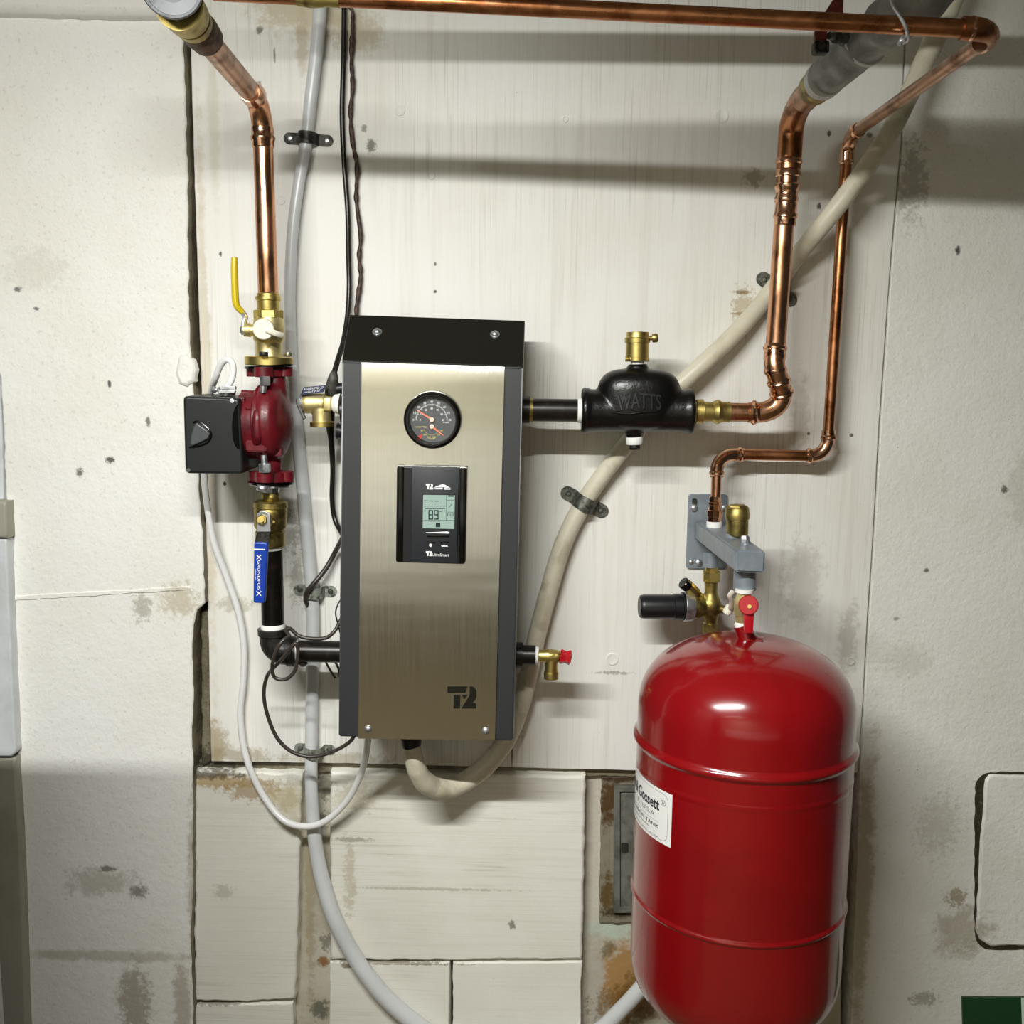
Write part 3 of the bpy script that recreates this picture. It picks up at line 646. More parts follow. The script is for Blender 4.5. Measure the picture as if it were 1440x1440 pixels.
# ================================================================== supply side: nipple, air separator, vent
D1 = .12
np_ = thing('pipe_nipple', 'short black pipe between boiler and air separator', 'pipe', P(780, 577, D1))
obj('pipe', L((748, 576.4, D1), (815, 577.3, D1), [(0, 16), (1, 16)]), 'black_pipe', np_)
obj('thread_tape', L((812, 577.3, D1), (821, 577.4, D1), [(0, 16.6), (.2, 17.2), (.8, 17.5), (1, 17.5)]), 'white_tape', np_)
ws = thing('air_separator', 'bulbous black cast iron air separator with embossed lettering', 'air separator', P(895, 580, D1))
A, B = (817.5, 577.5, D1), (974.5, 578.5, D1)
body = L(A, B, [(0, 27), (0, 31.5), (.02, 32.6), (.045, 32.6), (.07, 31), (.2, 29.5), (.5, 30), (.8, 29.5), (.93, 31), (.955, 32.2), (.985, 32.2), (1, 31), (1, 27)], 48)
def dome():
    V_, F_ = [], []; nu, nv = 40, 20
    # lofted rounded box: superellipsoid
    c = P(898, 562, D1); s_ = S(898, 562, D1)
    def sg(x, e): return math.copysign(abs(x)**e, x)
    for i in range(nv+1):
        ph = -math.pi/2+math.pi*i/nv
        for k in range(nu):
            th_ = 2*math.pi*k/nu
            x = sg(math.cos(ph), .55)*sg(math.cos(th_), .72)*60*s_; y = sg(math.cos(ph), .8)*sg(math.sin(th_), .95)*34*s_; z = sg(math.sin(ph), .6)*43.5*s_
            if z > 0: x *= 1-.05*(z/(43.5*s_))
            V_.append(c+Vector((x, y, z)))
    for i in range(nv):
        for k in range(nu):
            k2 = (k+1) % nu; F_.append((i*nu+k, i*nu+k2, (i+1)*nu+k2, (i+1)*nu+k))
    return V_, F_
def smooth_union(parts, vox, it=6):
    """one cast skin over overlapping shapes: voxel remesh and relax, read back as plain mesh"""
    data = join(*parts); me = bpy.data.meshes.new('u'); me.from_pydata([tuple(v) for v in data[0]], [], data[1])
    o_ = bpy.data.objects.new('u', me); C.objects.link(o_)
    m = o_.modifiers.new('r', 'REMESH'); m.mode = 'VOXEL'; m.voxel_size = vox
    m = o_.modifiers.new('s', 'SMOOTH'); m.factor = .5; m.iterations = it
    dg = bpy.context.evaluated_depsgraph_get(); ev = o_.evaluated_get(dg); e = ev.to_mesh()
    r = ([v.co.copy() for v in e.vertices], [tuple(p.vertices) for p in e.polygons]); ev.to_mesh_clear()
    bpy.data.objects.remove(o_); bpy.data.meshes.remove(me); return r
solidbody = L(A, B, [(0, 31), (.02, 32.6), (.045, 32.6), (.08, 30.5), (.2, 29.5), (.5, 30), (.8, 29.5), (.92, 30.5), (.955, 32.2), (.985, 32.2), (1, 31)], 48)
topn = L((896.5, 522, D1), (896.5, 512, D1), [(0, 16), (.8, 14.5), (1, 14)], 32); botn = L((891, 600, D1), (892, 616, D1), [(0, 18), (.35, 16), (.5, 14), (1, 11)], 32)
obj('cast_body', smooth_union([solidbody, dome(), topn, botn], .0022, 5), 'black_enamel', ws, sharp=80)
ed = D1+.0385
def emb(u, v):
    x = 868+u*62; y = 574-v*22+abs(u-.5)*6
    hit = P(x, y, D1+.0414-.004*(2*abs(u-.5))**2); return hit
EMBOSS = ('W A T T S', emb)
def extr(data, dv):
    vs, fs = data; n = len(vs); out = list(vs)+[v+dv for v in vs]; F_ = [f for f in fs]+[tuple(reversed([i+n for i in f])) for f in fs]
    edges = {}
    for f in fs:
        for i in range(len(f)):
            a, b_ = f[i], f[(i+1) % len(f)]; edges[(a, b_)] = 1
    for (a, b_) in edges:
        if (b_, a) not in edges: F_.append((a, b_, b_+n, a+n))
    return out, F_
obj('embossed_lettering', extr(text('WATTS', emb, bold=.004), Vector((0, .012, 0))), 'dark_plastic', ws, False)
obj('underline_relief', sweep(catmull([P(862, 580, D1+.0375), P(885, 582, D1+.039), P(900, 580, D1+.039), P(925, 578, D1+.0375)], 5), .0014, 8), 'black_enamel', ws)
obj('bottom_plug', L((892, 614, D1), (892.3, 625, D1), [(0, 11), (.2, 12), (.8, 12), (1, 11)]), 'white_tape', ws, label='white taped plug')
obj('plug_head', L((892.3, 624, D1), (892.6, 632, D1), [(0, 8), (1, 8)], 6), 'black_cast', ws)
# vent on top
av = thing('air_vent', 'brass air vent with side cap on top of the air separator', 'air vent', P(896, 512, D1))
obj('thread_tape', L((896.5, 514, D1), (896.5, 507, D1), [(0, 9), (1, 10)]), 'white_tape', av)
obj('vent_body', L((896, 508, D1), (896.5, 467, D1), [(0, 14), (.03, 15.8), (.12, 15.8), (.13, 16.2), (.62, 16.2), (.64, 18), (.8, 18), (.82, 16.4), (.86, 16), (1, 16), (1, 12), (.97, 11)], 48), 'brass', av)
obj('ribs', join(*[L((896+15.6*math.cos(a), 508.5, D1+.0155*math.sin(a)), (896+15.9*math.cos(a), 501, D1+.016*math.sin(a)), [(0, 1.2), (1, .8)], 8) for a in [math.radians(k*24+8) for k in range(15)]]), 'brass', av)
obj('cap', L((896.5, 475, D1), (896.5, 466, D1), [(0, 13), (.4, 15), (.8, 13), (1, 6)], 6), 'brass', av)
obj('side_valve', join(L((911, 476, D1), (918, 475.5, D1), [(0, 3), (1, 3)]), L((917, 475.5, D1), (925, 475, D1), [(0, 5.6), (.2, 6.4), (.8, 6.4), (1, 5.6)], 24)), 'brass', av)

# ---- big copper run at the right
bc = thing('copper_supply_pipe', 'thick copper pipe rising from the air separator to the taped overhead pipe', 'pipe', P(1100, 580, D1))
obj('brass_adapter', L((972, 578.7, D1), (1026, 579.5, D1), [(0, 13), (.02, 14), (.12, 14), (.13, 17), (.3, 17.5), (.33, 14), (.55, 13.5), (.58, 15), (.68, 17.5), (.78, 15), (.8, 14.6), (1, 14.6)], 40), 'brass', bc, label='brass press adapter')
obj('horizontal_pipe', L((1024, 579.5, D1), (1062, 580, D1), [(0, 13.2), (1, 13.2)]), 'copper', bc)
# elbow then out/up offset
eA = [P(1052, 580, D1)]+bend(P(1066, 580, D1), P(1097, 580, D1), P(1099, 556, D1+.004), 12)+[P(1097, 545, D1+.008)]
rE = 14.6*S(1080, 570, D1)
obj('elbow', sweep(eA, rE, 28), 'copper', bc)
obj('press_bead', L((1056, 580, D1), (1066, 580, D1), [(0, 14.8), (.1, 15.5), (.3, 17.6), (.55, 17.6), (.75, 15.6), (1, 14.8)]), 'copper_bright', bc)
obj('press_bead', L((1099.5, 556, D1+.003), (1098, 546, D1+.008), [(0, 14.8), (.2, 16.8), (.45, 16.8), (.6, 15.2), (1, 14.6)]), 'copper_bright', bc)
obj('offset_elbow', sweep(catmull([P(1098, 549, D1+.006), P(1095, 536, D1+.013), P(1091, 522, D1+.018), P(1089, 508, D1+.016), P(1090, 494, D1+.012)], 5), 14.2*S(1090, 530, D1), 28), 'copper', bc)
obj('press_bead', L((1095.8, 540, D1+.011), (1093.5, 530, D1+.015), [(0, 14.6), (.2, 16.8), (.5, 16.8), (.7, 15), (1, 14.6)]), 'copper_bright', bc)
obj('press_bead', L((1091, 526, D1+.016), (1089.7, 516, D1+.016), [(0, 14.6), (.3, 16.2), (.6, 16.2), (1, 14.6)]), 'copper_bright', bc)
obj('press_bead', L((1089, 506, D1+.014), (1090.3, 484, D1+.011), [(0, 15.2), (.6, 15.2), (.65, 16.6), (.8, 16.8), (.9, 15.4), (1, 14.8)]), 'copper_bright', bc)
obj('riser_pipe', L((1090, 500, D1+.01), (1104.5, 285, D1+.01), [(0, 14.), (1, 14.2)]), 'copper', bc)
obj('coupling', L((1103.4, 318, D1+.01), (1109, 232, D1+.01), [(0, 14.6), (.03, 15.6), (.12, 15.6), (.14, 17), (.19, 17), (.22, 15.4), (.38, 15.4), (.4, 16.6), (.45, 16.8), (.5, 15.2), (.58, 15.4), (.62, 17.6), (.67, 17.6), (.7, 15.6), (.8, 15.9), (.82, 17.5), (.88, 17.5), (.92, 15.8), (1, 15.8)]), 'copper_bright', bc, label='ringed copper coupling')
up = [P(1108.7, 238, D1+.01), P(1110, 220, D1+.01)]+bend(P(1112, 190, D1+.01), P(1114, 148, D1+.012), P(1137, 134, D1+.115), 12)
obj('top_elbow', sweep(up, 17*S(1112, 190, D1), 30), 'copper_dark', bc)
obj('press_bead', L((1109, 232, D1+.01), (1110, 222, D1+.01), [(0, 16), (.3, 18.5), (.6, 18.5), (1, 16.5)]), 'copper_bright', bc)
obj('outward_pipe', L((1132, 138, D1+.1), (1157, 113, D1+.19), [(0, 19), (1, 19)]), 'copper_old', bc)
obj('brass_collar', L((1143, 127, D1+.14), (1160, 111, D1+.2), [(0, 20), (.15, 23), (.6, 24.5), (1, 25)], 40), 'brass_old', bc, label='tarnished brass collar')

ip = thing('taped_overhead_pipe', 'fat pipe wrapped in grey tape coming out overhead above the right copper riser', 'insulated pipe', P(1200, 80, .4))
obj('sleeve_edge', L((1156, 114.5, D1+.19), (1163, 108, D1+.215), [(0, 25.5), (.2, 27), (1, 27.5)], 48), 'insul_white', ip, label='white sleeve edge')
s0, s1 = P(1162, 108.5, D1+.21), P(1292, -5, .50)
r0 = 27*S(1162, 108, D1+.2)
prf = []
for k in range(41):
    t_ = k/40; r = r0*(1+.12*t_)
    if t_ > .42: r *= 1.06
    if t_ > .66: r *= 1.08
    prf.append((t_, r*(1+.05*noise.noise(Vector((t_*9, 3, 1))))))
dat = lathe(s0, s1, prf, 40)
dat = ([v+(Vector((noise.noise(v*40), noise.noise(v*40+Vector((5, 5, 5))), noise.noise(v*40+Vector((9, 1, 2)))))*.003) for v in dat[0]], dat[1])
obj('tape_wrap', dat, 'insul', ip, sharp=60)
md = lambda t_: s0+(s1-s0)*t_
obj('white_band', lathe(md(.43), md(.46), [(0, r0*1.13), (1, r0*1.15)], 40), 'insul_white', ip)
obj('wrapped_elbow', sweep(catmull([md(.9), md(1.0), md(1.02)+Vector((.02, 0, .03)), md(1.02)+Vector((.04, 0, .08)), md(1.02)+Vector((.04, 0, .2))], 6), r0*1.35, 28, 1, .06), 'insul', ip)
# red lever on a valve behind the top pipe
lv = thing('red_lever', 'dull red valve lever beside the taped pipe, partly behind the horizontal copper pipe', 'valve handle', P(1160, 40, .42))
obj('lever', prism([(1160, 18), (1174, -4), (1178, -14), (1187, -14), (1186, 22), (1163, 46), (1163, 62), (1146, 62), (1146, 44)], .44, .434, .001), 'dark_red', lv)
obj('lever_end', prism(rrect(1145.5, 56, 1167, 74, 4), .445, .43, .002), 'clamp_dark', lv)
obj('valve_stem', L((1166, 50, .437), (1200, 56, .40), [(0, 5), (.25, 5), (.26, 9), (.6, 9), (.62, 11), (1, 12)], 20), 'clamp_grey', lv)
# ---- left overhead cap assembly comes with the return pipe
# ---- thin copper run
DS = .05
sc_ = thing('thin_copper_pipe', 'thin copper pipe stepping down the panel to the grey tank bracket', 'pipe', P(1175, 420, DS))
W8 = 8.0
rS = W8*S(1180, 400, DS)
v0 = P(1190, 228, DS); v1 = P(1165, 608, DS)
obj('riser_pipe', sweep([v0, v1], rS, 24), 'copper_dark', sc_)
ctop = P(1193.5, 192, DS)
obj('top_elbow', sweep([P(1190, 232, DS)]+bend(P(1191, 215, DS), ctop, P(1206, 183, DS+.045), 10), rS*1.22, 24), 'copper_bright', sc_)
obj('press_bead', L((1189.8, 232, DS), (1190.4, 225, DS), [(0, 9), (.3, 10.8), (.7, 10.8), (1, 9)]), 'copper_bright', sc_)
obj('press_bead', L((1203, 186, DS+.035), (1208, 182, DS+.05), [(0, 9.5), (.3, 11.5), (.7, 11.5), (1, 9.5)]), 'copper_bright', sc_)
DT = .53
obj('outward_pipe', sweep([P(1202, 186, DS+.03), P(1378, 62, DT-.02)], rS, 24), 'copper_old', sc_)
# bottom: elbow left, run, elbow down
c1 = P(1163, 640, DS)
obj('elbow', sweep([P(1165.3, 605, DS)]+bend(P(1164.5, 618, DS), c1, P(1142, 641, DS), 10)+[P(1136, 641, DS)], rS*1.2, 24), 'copper_bright', sc_)
obj('press_bead', L((1165.6, 611, DS), (1165, 619, DS), [(0, 9), (.3, 10.8), (.7, 10.8), (1, 9)]), 'copper_bright', sc_)
obj('press_bead', L((1134, 641, DS), (1142, 641, DS), [(0, 9), (.3, 10.8), (.7, 10.8), (1, 9)]), 'copper_bright', sc_)
obj('crossing_pipe', sweep([P(1140, 641, DS), P(1036, 639, DS)], rS, 24), 'copper_dark', sc_)
DB = .075
obj('elbow', sweep([P(1046, 639.5, DS)]+bend(P(1034, 639.5, DS), P(1008, 638, DS+.008), P(1008, 662, DB-.004), 10)+[P(1008, 670, DB)], rS*1.18, 24), 'copper_bright', sc_)
obj('press_bead', L((1044, 639.6, DS), (1036, 639.4, DS), [(0, 9), (.3, 10.8), (.7, 10.8), (1, 9)]), 'copper_bright', sc_)
obj('press_bead', L((1008, 662, DB), (1007.8, 669, DB), [(0, 9), (.3, 10.8), (.7, 10.8), (1, 9)]), 'copper_bright', sc_)
obj('down_pipe', L((1008, 664, DB), (1005.5, 722, DB), [(0, 7.2), (1, 7.2)]), 'copper', sc_)
obj('male_adapter', L((1005.8, 698, DB), (1004.5, 735, DB), [(0, 7.6), (.05, 8.6), (.2, 8.6), (.22, 9.8), (.3, 9.8), (.33, 8.6), (.5, 9.4), (.52, 11.4), (.74, 11.4), (.76, 10), (1, 10)], 8), 'copper_bright', sc_)
obj('thread_tape', L((1004.4, 733, DB), (1004.2, 741, DB), [(0, 10.4), (.2, 11), (1, 10.8)]), 'white_tape', sc_)
# ---- top horizontal pipe
tp = thing('overhead_copper_pipe', 'long horizontal copper pipe crossing the top of the panel', 'pipe', P(900, 20, DT))
pa, pb = P(300, -12, DT), P(1372, 41, DT)
rT = 12.5*S(1150, 30, DT)
obj('pipe', sweep([pa, (pa+pb)/2, pb], rT, 28), 'copper_dark', tp)
pe = P(1392, 42, DT); obj('elbow', sweep([P(1352, 39.5, DT)]+bend(P(1368, 40.5, DT), P(1396, 42, DT), P(1388, 55, DT-.045), 10), rT*1.28, 28), 'copper_dark', tp)
obj('press_bead', L((1362, 40, DT), (1370, 40.4, DT), [(0, 13.6), (.3, 17), (.7, 17), (1, 15)]), 'copper_bright', tp)
obj('press_bead', L((1384, 58, DT-.04), (1378, 62, DT-.06), [(0, 12), (.3, 15), (.7, 15), (1, 12)]), 'copper_bright', tp)
obj('union_fitting', sweep(catmull([P(418, -5, DT), P(440, -3, DT), P(464, -3, DT), P(478, -2, DT)], 4), rT*1.0, 20, 1, .15), 'brass_old', tp, label='tarnished union fitting')
hg = thing('pipe_hanger', 'bent grey wire hanger with a small bolt hooked round the overhead copper pipe', 'pipe hanger', P(1268, 40, DT))
obj('hanger_wire', T([(1240, -60, DT+.02), (1250, -20, DT+.022), (1256, 8, DT+.024), (1266, 24, DT+.024), (1275, 42, DT+.02), (1276, 56, DT+.006), (1270, 60, DT-.01)], 2.6, 10), 'steel_zinc', hg)
obj('hanger_bolt', join(L((1272, 52, DT+.008), (1264, 62, DT+.012), [(0, 3), (1, 3)], 12), L((1271, 54, DT+.008), (1268, 58, DT+.012), [(0, 5), (1, 5)], 6)), 'steel_zinc', hg)

# ================================================================== tank bracket
bk = thing('tank_bracket', 'grey steel wall bracket holding the red tank and its valves', 'bracket', P(995, 748, 0))
u = lambda x, y: (880+x/6, 680+y/6)
pl = obj('wall_plate', prism(quadround([u(530, 88), u(862, 92), u(850, 722), u(508, 718)], 5), .005, .0002, .0012), 'bracket_grey', bk)
obj('slot', prism(rrect(*u(560, 125), *u(603, 185), 3), .0054, .004), 'hole', pl, False)
for (x, y) in (u(575, 205), u(612, 668), u(830, 205)): screw((x, y, .0052), 5.4, pl)
screw((*u(550, 662), .0052), 3.6, pl)
# arm: bent strap box section from wall to front block
AD = .285
def at(px, py, d): return P(px, py, d)
wl_t, wl_b = P(976, 735, .005), P(976, 764, .005)
f_tl, f_bl, f_tr, f_br = P(1036, 774, AD), P(1034, 805, AD), P(1077, 775, AD), P(1075.5, 806.5, AD)
wr_t = wl_t+Vector((f_tr.x-f_tl.x+.006, 0, 0)); wr_b = wl_b+Vector((f_tr.x-f_tl.x+.006, 0, 0))
zt = f_tl.z; zb = f_bl.z
Va = [Vector((wl_t.x, -.005, zt)), Vector((wr_t.x, -.005, zt)), Vector((wr_b.x, -.005, zb)), Vector((wl_b.x, -.005, zb)), f_tl, f_tr, f_br, f_bl]
obj('arm', bevelled((Va, [(0, 1, 2, 3), (4, 7, 6, 5), (0, 4, 5, 1), (3, 2, 6, 7), (0, 3, 7, 4), (1, 5, 6, 2)]), .003), 'bracket_grey', bk, sharp=30)
obj('pipe_socket', L((1004, 741, DB), (1004, 756, DB), [(0, 11), (.3, 12), (1, 12)]), 'bracket_grey', bk)
obj('pipe_socket', L((1000, 776, DB), (999.5, 797, DB), [(0, 11), (1, 10.6)]), 'bracket_grey', bk)
TX = .27
obj('tank_socket', L((1048, 800, TX-.02), (1047, 829, TX-.02), [(0, 16), (.5, 16), (.94, 16.3), (1, 15.5)]), 'bracket_grey', bk)
obj('vent_socket', L((1030, 768, .17), (1031, 750, .17), [(0, 10.5), (1, 10.5)]), 'bracket_grey', bk)
obj('test_socket', join(L((1048.5, 778, .235), (1048.5, 763, .235), [(0, 8.5), (.6, 8), (1, 6)]), L((1048.5, 764, .235), (1048.5, 759, .235), [(0, 5.6), (1, 5.6)])), 'bracket_grey', bk)
obj('test_cap', L((1048, 764, .235), (1048, 753, .235), [(0, 5.6), (.2, 6.4), (.8, 6.2), (1, 4.6)], 6), 'steel_zinc', bk)
v2 = thing('bracket_air_vent', 'round brass air vent with knurled base standing on the grey bracket', 'air vent', P(1037, 735, .17))
obj('vent_body', L((1037, 753, .17), (1037, 712, .17), [(0, 13.5), (.06, 15), (.14, 15), (.15, 15.2), (.55, 15.2), (.57, 16.8), (.62, 17), (.78, 17), (.8, 16.6), (.93, 16.3), (1, 14), (1, 6)], 48), 'brass_old', v2)
obj('top_cap', L((1037, 716, .17), (1037, 710, .17), [(0, 15), (.3, 15), (1, 12)], 6), 'brass', v2)
obj('vent_stem', L((1036, 752, .17), (1036, 762, .17), [(0, 9), (1, 9)], 6), 'steel_zinc', v2)
# pressure reducing valve below the bracket
pv = thing('pressure_reducing_valve', 'brass pressure reducing valve with a black adjusting cap under the grey bracket', 'valve', P(1000, 840, DB))
obj('inlet_nut', L((1001, 793, DB), (1000, 818, DB), [(0, 9), (.4, 9), (.42, 12.5), (.95, 12.5), (1, 10)], 8), 'brass', pv)
obj('valve_body', smooth_union([L((1000, 814, DB), (999, 890, DB), [(0, 9.6), (.25, 9), (.45, 14), (.65, 12), (.8, 8.6), (1, 9.6)], 32), L((1004, 853, DB), (962, 853, DB+.006), [(0, 9), (.3, 12), (.55, 17), (1, 18)], 32),
    L((999, 853, DB), (1022, 858, DB+.01), [(0, 9), (1, 5)], 20), ball(P(999, 850, DB), 15*S(999, 850, DB)), L((985, 842, DB), (972, 828, DB+.01), [(0, 7), (1, 7.5)], 20)], .0017, 3), 'brass_old', pv, sharp=80)
obj('outlet_nut', L((999, 875, DB), (998.5, 890, DB), [(0, 9), (.1, 11), (1, 11)], 8), 'brass_old', pv)
obj('zinc_ring', L((974, 853.5, DB+.005), (960, 853, DB+.007), [(0, 19), (.1, 20), (.9, 21), (1, 20)], 40), 'steel_zinc', pv)
obj('adjusting_cap', L((962, 853, DB+.007), (899, 853, DB+.012), [(0, 20.5), (.05, 20.5), (.06, 18.5), (.24, 18.3), (.25, 17), (.9, 17), (.97, 16), (1, 14)], 40), 'black_plastic', pv)
obj('gauge_port', L((979, 835, DB+.006), (966, 823, DB+.012), [(0, 8), (.55, 8.5), (1, 8.5)], 8), 'brass', pv)
obj('port_plug', L((968, 825, DB+.012), (960, 819, DB+.016), [(0, 7.5), (.1, 8.6), (.9, 8.6), (1, 7.5)], 24), 'gloss_black', pv)
cp = thing('ivory_drain_cap', 'ivory plastic drain cap on a strap between the brass valve and red handle', 'cap', P(1025, 855, .15))
obj('strap', T([(1031, 831, .24), (1026, 838, .235), (1029, 846, .225), (1027, 856, .21)], 3.4, 10, 6, .5), 'ivory', cp)
obj('cap', L((1028, 852, .2), (1021, 863, .2), [(0, 6.2), (.7, 6.6), (1, 5.4)], 20), 'ivory', cp)
# tank ball valve
bv = thing('tank_ball_valve', 'small brass ball valve with a red lever just above the red tank', 'valve', P(1046, 860, .25))
DV = .26
obj('thread_tape', L((1047, 828, DV), (1046.5, 835, DV), [(0, 13), (.7, 13), (1, 10)]), 'white_tape', bv)
obj('valve_body', L((1046, 832, DV), (1043, 880, DV), [(0, 9), (.2, 11), (.25, 12.6), (.4, 13), (.6, 12.4), (.7, 12), (.75, 9.5), (1, 9)], 8), 'brass_light', bv)
obj('neck_tape', L((1043.4, 875, DV), (1043, 883, DV), [(0, 9.5), (.5, 10.5), (1, 10)]), 'white_tape', bv)
HD = DV+.03
hd = obj('red_handle', join(L((1052.5, 851, HD-.006), (1052.5, 851, HD+.004), [(0, 14), (.85, 14), (1, 12.8)], 36), prism([(1046, 855), (1061, 858), (1059, 891), (1047, 890)], HD+.003, HD-.003, .0012)), 'red_plastic', bv)
obj('handle_nut', L((1054, 853, HD+.003), (1054, 853, HD+.008), [(0, 3.4), (1, 3)], 6), 'brass', hd)
obj('handle_stem', L((1049, 853, DV+.006), (1049, 853, HD), [(0, 6), (1, 6)]), 'brass_old', bv)

# ================================================================== expansion tank
TA = .26
zt_ = lambda py: P(1041, py, TA).z
cx = P(1041, 1150, TA).x
RT = 149.5*S(1041, 1150, TA)*.992
px_ = lambda r: r*RT/149.5
prof = []
ztop, zsh = zt_(897), zt_(1000)
prof.append((ztop+.001, .0003))
for k in range(1, 25):
    a = math.pi/2*k/24; e = 2/2.35
    prof.append((zsh+(ztop-zsh)*math.cos(a)**e, RT*math.sin(a)**e))
def ringp(py, h, out):
    z = zt_(py); return [(z+h*2.2, RT), (z+h*1.15, RT), (z+h, RT+out*.02), (z+h*.6, RT+out*.55), (z+h*.2, RT+out), (z-h*.2, RT+out), (z-h*.6, RT+out*.55), (z-h, RT+out*.02), (z-h*1.15, RT), (z-h*2.2, RT)]
prof += ringp(1037, .0085, .0055)
prof += ringp(1076, .006, .0007)
prof += ringp(1250, .005, .0028)
zb0 = zt_(1338); prof.append((zb0, RT))
for k in range(1, 25):
    a = math.pi/2*k/24; e = 2/2.35
    prof.append((zb0-(ztop-zsh)*math.sin(a)**e, max(RT*math.cos(a)**e, .0005)))
tk = thing('expansion_tank', 'large glossy red expansion tank hanging below the grey bracket', 'tank', (cx, -TA, prof[-1][0]))
V, Fc = [], []; seg = 96
for (z, r) in prof:
    for k in range(seg): th_ = 2*math.pi*k/seg; V.append(Vector((cx+r*math.cos(th_), -TA+r*math.sin(th_), z)))
for i in range(len(prof)-1):
    for k in range(seg): k2 = (k+1) % seg; Fc.append((i*seg+k2, i*seg+k, (i+1)*seg+k, (i+1)*seg+k2))
obj('shell', (V, Fc), 'tank_red', tk, sharp=60)
nk = P(1043, 878, DV)
obj('neck', lathe(Vector((cx, -TA, ztop-.006)), Vector((nk.x, nk.y, nk.z)), [(0, .024), (.12, .0165), (.3, .0135), (.7, .0125), (1, .0122)], 32), 'tank_red', tk)
# curved sticker
def ang_at(px, py):
    w = R @ Vector(((px-720)/F, (720-py)/F, -1)); ox, oy = -cx, -DC+TA
    a = w.x**2+w.y**2; b_ = 2*(ox*w.x+oy*w.y); c_ = ox*ox+oy*oy-RT*RT; t_ = (-b_-math.sqrt(max(b_*b_-4*a*c_, 0)))/(2*a)
    x, y, z = ox+w.x*t_, oy+w.y*t_, w.z*t_
    return math.atan2(y, x), z
aR, zTR = ang_at(946, 1118); _, zBR = ang_at(946, 1193.5)
LW = .250/RT      # angular width
def cyl(u_, v_, e=0.):
    a = aR-LW*(1-u_); z = zBR+(zTR-zBR)*v_; r = RT+.0004+e; return Vector((cx+r*math.cos(a), -TA+r*math.sin(a), z))
def cylgrid(u0, v0, u1, v1, nu, nv, e, rr=0):
    V_, F_ = [], []
    for j in range(nv+1):
        for i in range(nu+1): V_.append(cyl(u0+(u1-u0)*i/nu, v0+(v1-v0)*j/nv, e))
    for j in range(nv):
        for i in range(nu): F_.append((j*(nu+1)+i, j*(nu+1)+i+1, (j+1)*(nu+1)+i+1, (j+1)*(nu+1)+i))
    return V_, F_
st = obj('sticker', cylgrid(0, 0, 1, 1, 60, 4, 0), 'label', tk, label='white printed sticker')
def loop(u0, v0, u1, v1, ru, rv, w, e):
    pts = []
    for cu, cv_, a0 in ((u1-ru, v1-rv, 0), (u0+ru, v1-rv, 90), (u0+ru, v0+rv, 180), (u1-ru, v0+rv, 270)):
        for k in range(7): a = math.radians(a0+15*k); pts.append((cu+ru*math.cos(a), cv_+rv*math.sin(a)))
    dense = []
    for i in range(len(pts)):
        p0, p1 = pts[i], pts[(i+1) % len(pts)]; m = max(1, int(abs(p1[0]-p0[0])/.03))
        for k in range(m): dense.append((p0[0]+(p1[0]-p0[0])*k/m, p0[1]+(p1[1]-p0[1])*k/m))
    mu, mv = (u0+u1)/2, (v0+v1)/2; V_, F_ = [], []
    hw, hh = (u1-u0)/2, (v1-v0)/2
    for (x, y) in dense:
        V_.append(cyl(x, y, e)); V_.append(cyl(mu+(x-mu)*(1-w*.3), mv+(y-mv)*(1-w), e))
    n = len(dense)
    for i in range(n): j = (i+1) % n; F_.append((2*i, 2*j, 2*j+1, 2*i+1))
    return V_, F_
obj('sticker_border', loop(.022, .05, .972, .95, .05, .13, .016, .0003), 'dim_print', st, False)
def ctext(s, u0, v0, u1, v1, bold=0.):
    d_ = text(s, lambda a, b_: (a, b_), bold=bold)
    return [cyl(u0+(u1-u0)*a, v0+(v1-v0)*b_, .0005) for a, b_ in d_[0]], d_[1]
obj('sticker_title', ctext('Bell & Gossett', .44, .58, .90, .80, .022), 'black_print', st, False)
obj('sticker_title_mark', ctext('®', .912, .72, .955, .83), 'dim_print', st, False)
obj('sticker_lines', join(ctext('Morton Grove, IL  U.S.A', .2, .42, .86, .52), cylgrid(.1, .36, .9, .366, 40, 1, .0005), cylgrid(.1, .31, .5, .315, 20, 1, .0005)), 'dim_print', st, False)
obj('sticker_subtitle', join(ctext('MODEL NO. D  EXPANSION TANK', .12, .24, .90, .31)), 'black_print', st, False)
obj('sticker_note', join(ctext('For Hydronic Heating Systems', .2, .15, .80, .21), ctext('Replacement only', .5, .06, .9, .10)), 'dim_print', st, False)
# ================================================================== left (return) side
lp = thing('copper_return_pipe', 'thick copper pipe dropping from overhead to the yellow handled valve', 'pipe', P(372, 300, D1))
obj('drop_pipe', L((369.5, 190, D1), (377.5, 420, D1), [(0, 13.8), (1, 14.2)]), 'copper', lp)
obj('elbow', sweep([P(369.6, 202, D1)]+bend(P(369, 185, D1), P(368.5, 148, D1), P(356, 134, D1+.035), 12)+[P(354, 132, D1+.045)], 14.6*S(369, 180, D1), 28), 'copper', lp)
obj('press_bead', L((369.2, 178, D1), (370, 208, D1), [(0, 14.2), (.05, 15.4), (.25, 15.6), (.4, 15.4), (.5, 17), (.62, 17), (.7, 15.4), (.95, 15.4), (1, 14.5)]), 'copper_bright', lp)
oA, oB = P(358, 136, D1+.02), P(287, 52, .41)
obj('outward_pipe', sweep([oA, oB], 14.2*S(369, 180, D1), 28), 'copper_old', lp)
obj('press_bead', L((360, 137, D1+.022), (351, 128, D1+.06), [(0, 15), (.3, 17.4), (.6, 17.4), (1, 15)]), 'copper_bright', lp)
ax = (oB-oA).normalized(); ax = Vector((ax.x, ax.y, ax.z))
def along(px, py, d): return P(px, py, d)
obj('old_coupling', L((293, 58, .39), (271, 32, .435), [(0, 17), (.05, 23), (.5, 26), (.9, 26), (1, 25)], 40), 'brown_old', lp, label='tarnished brown coupling')
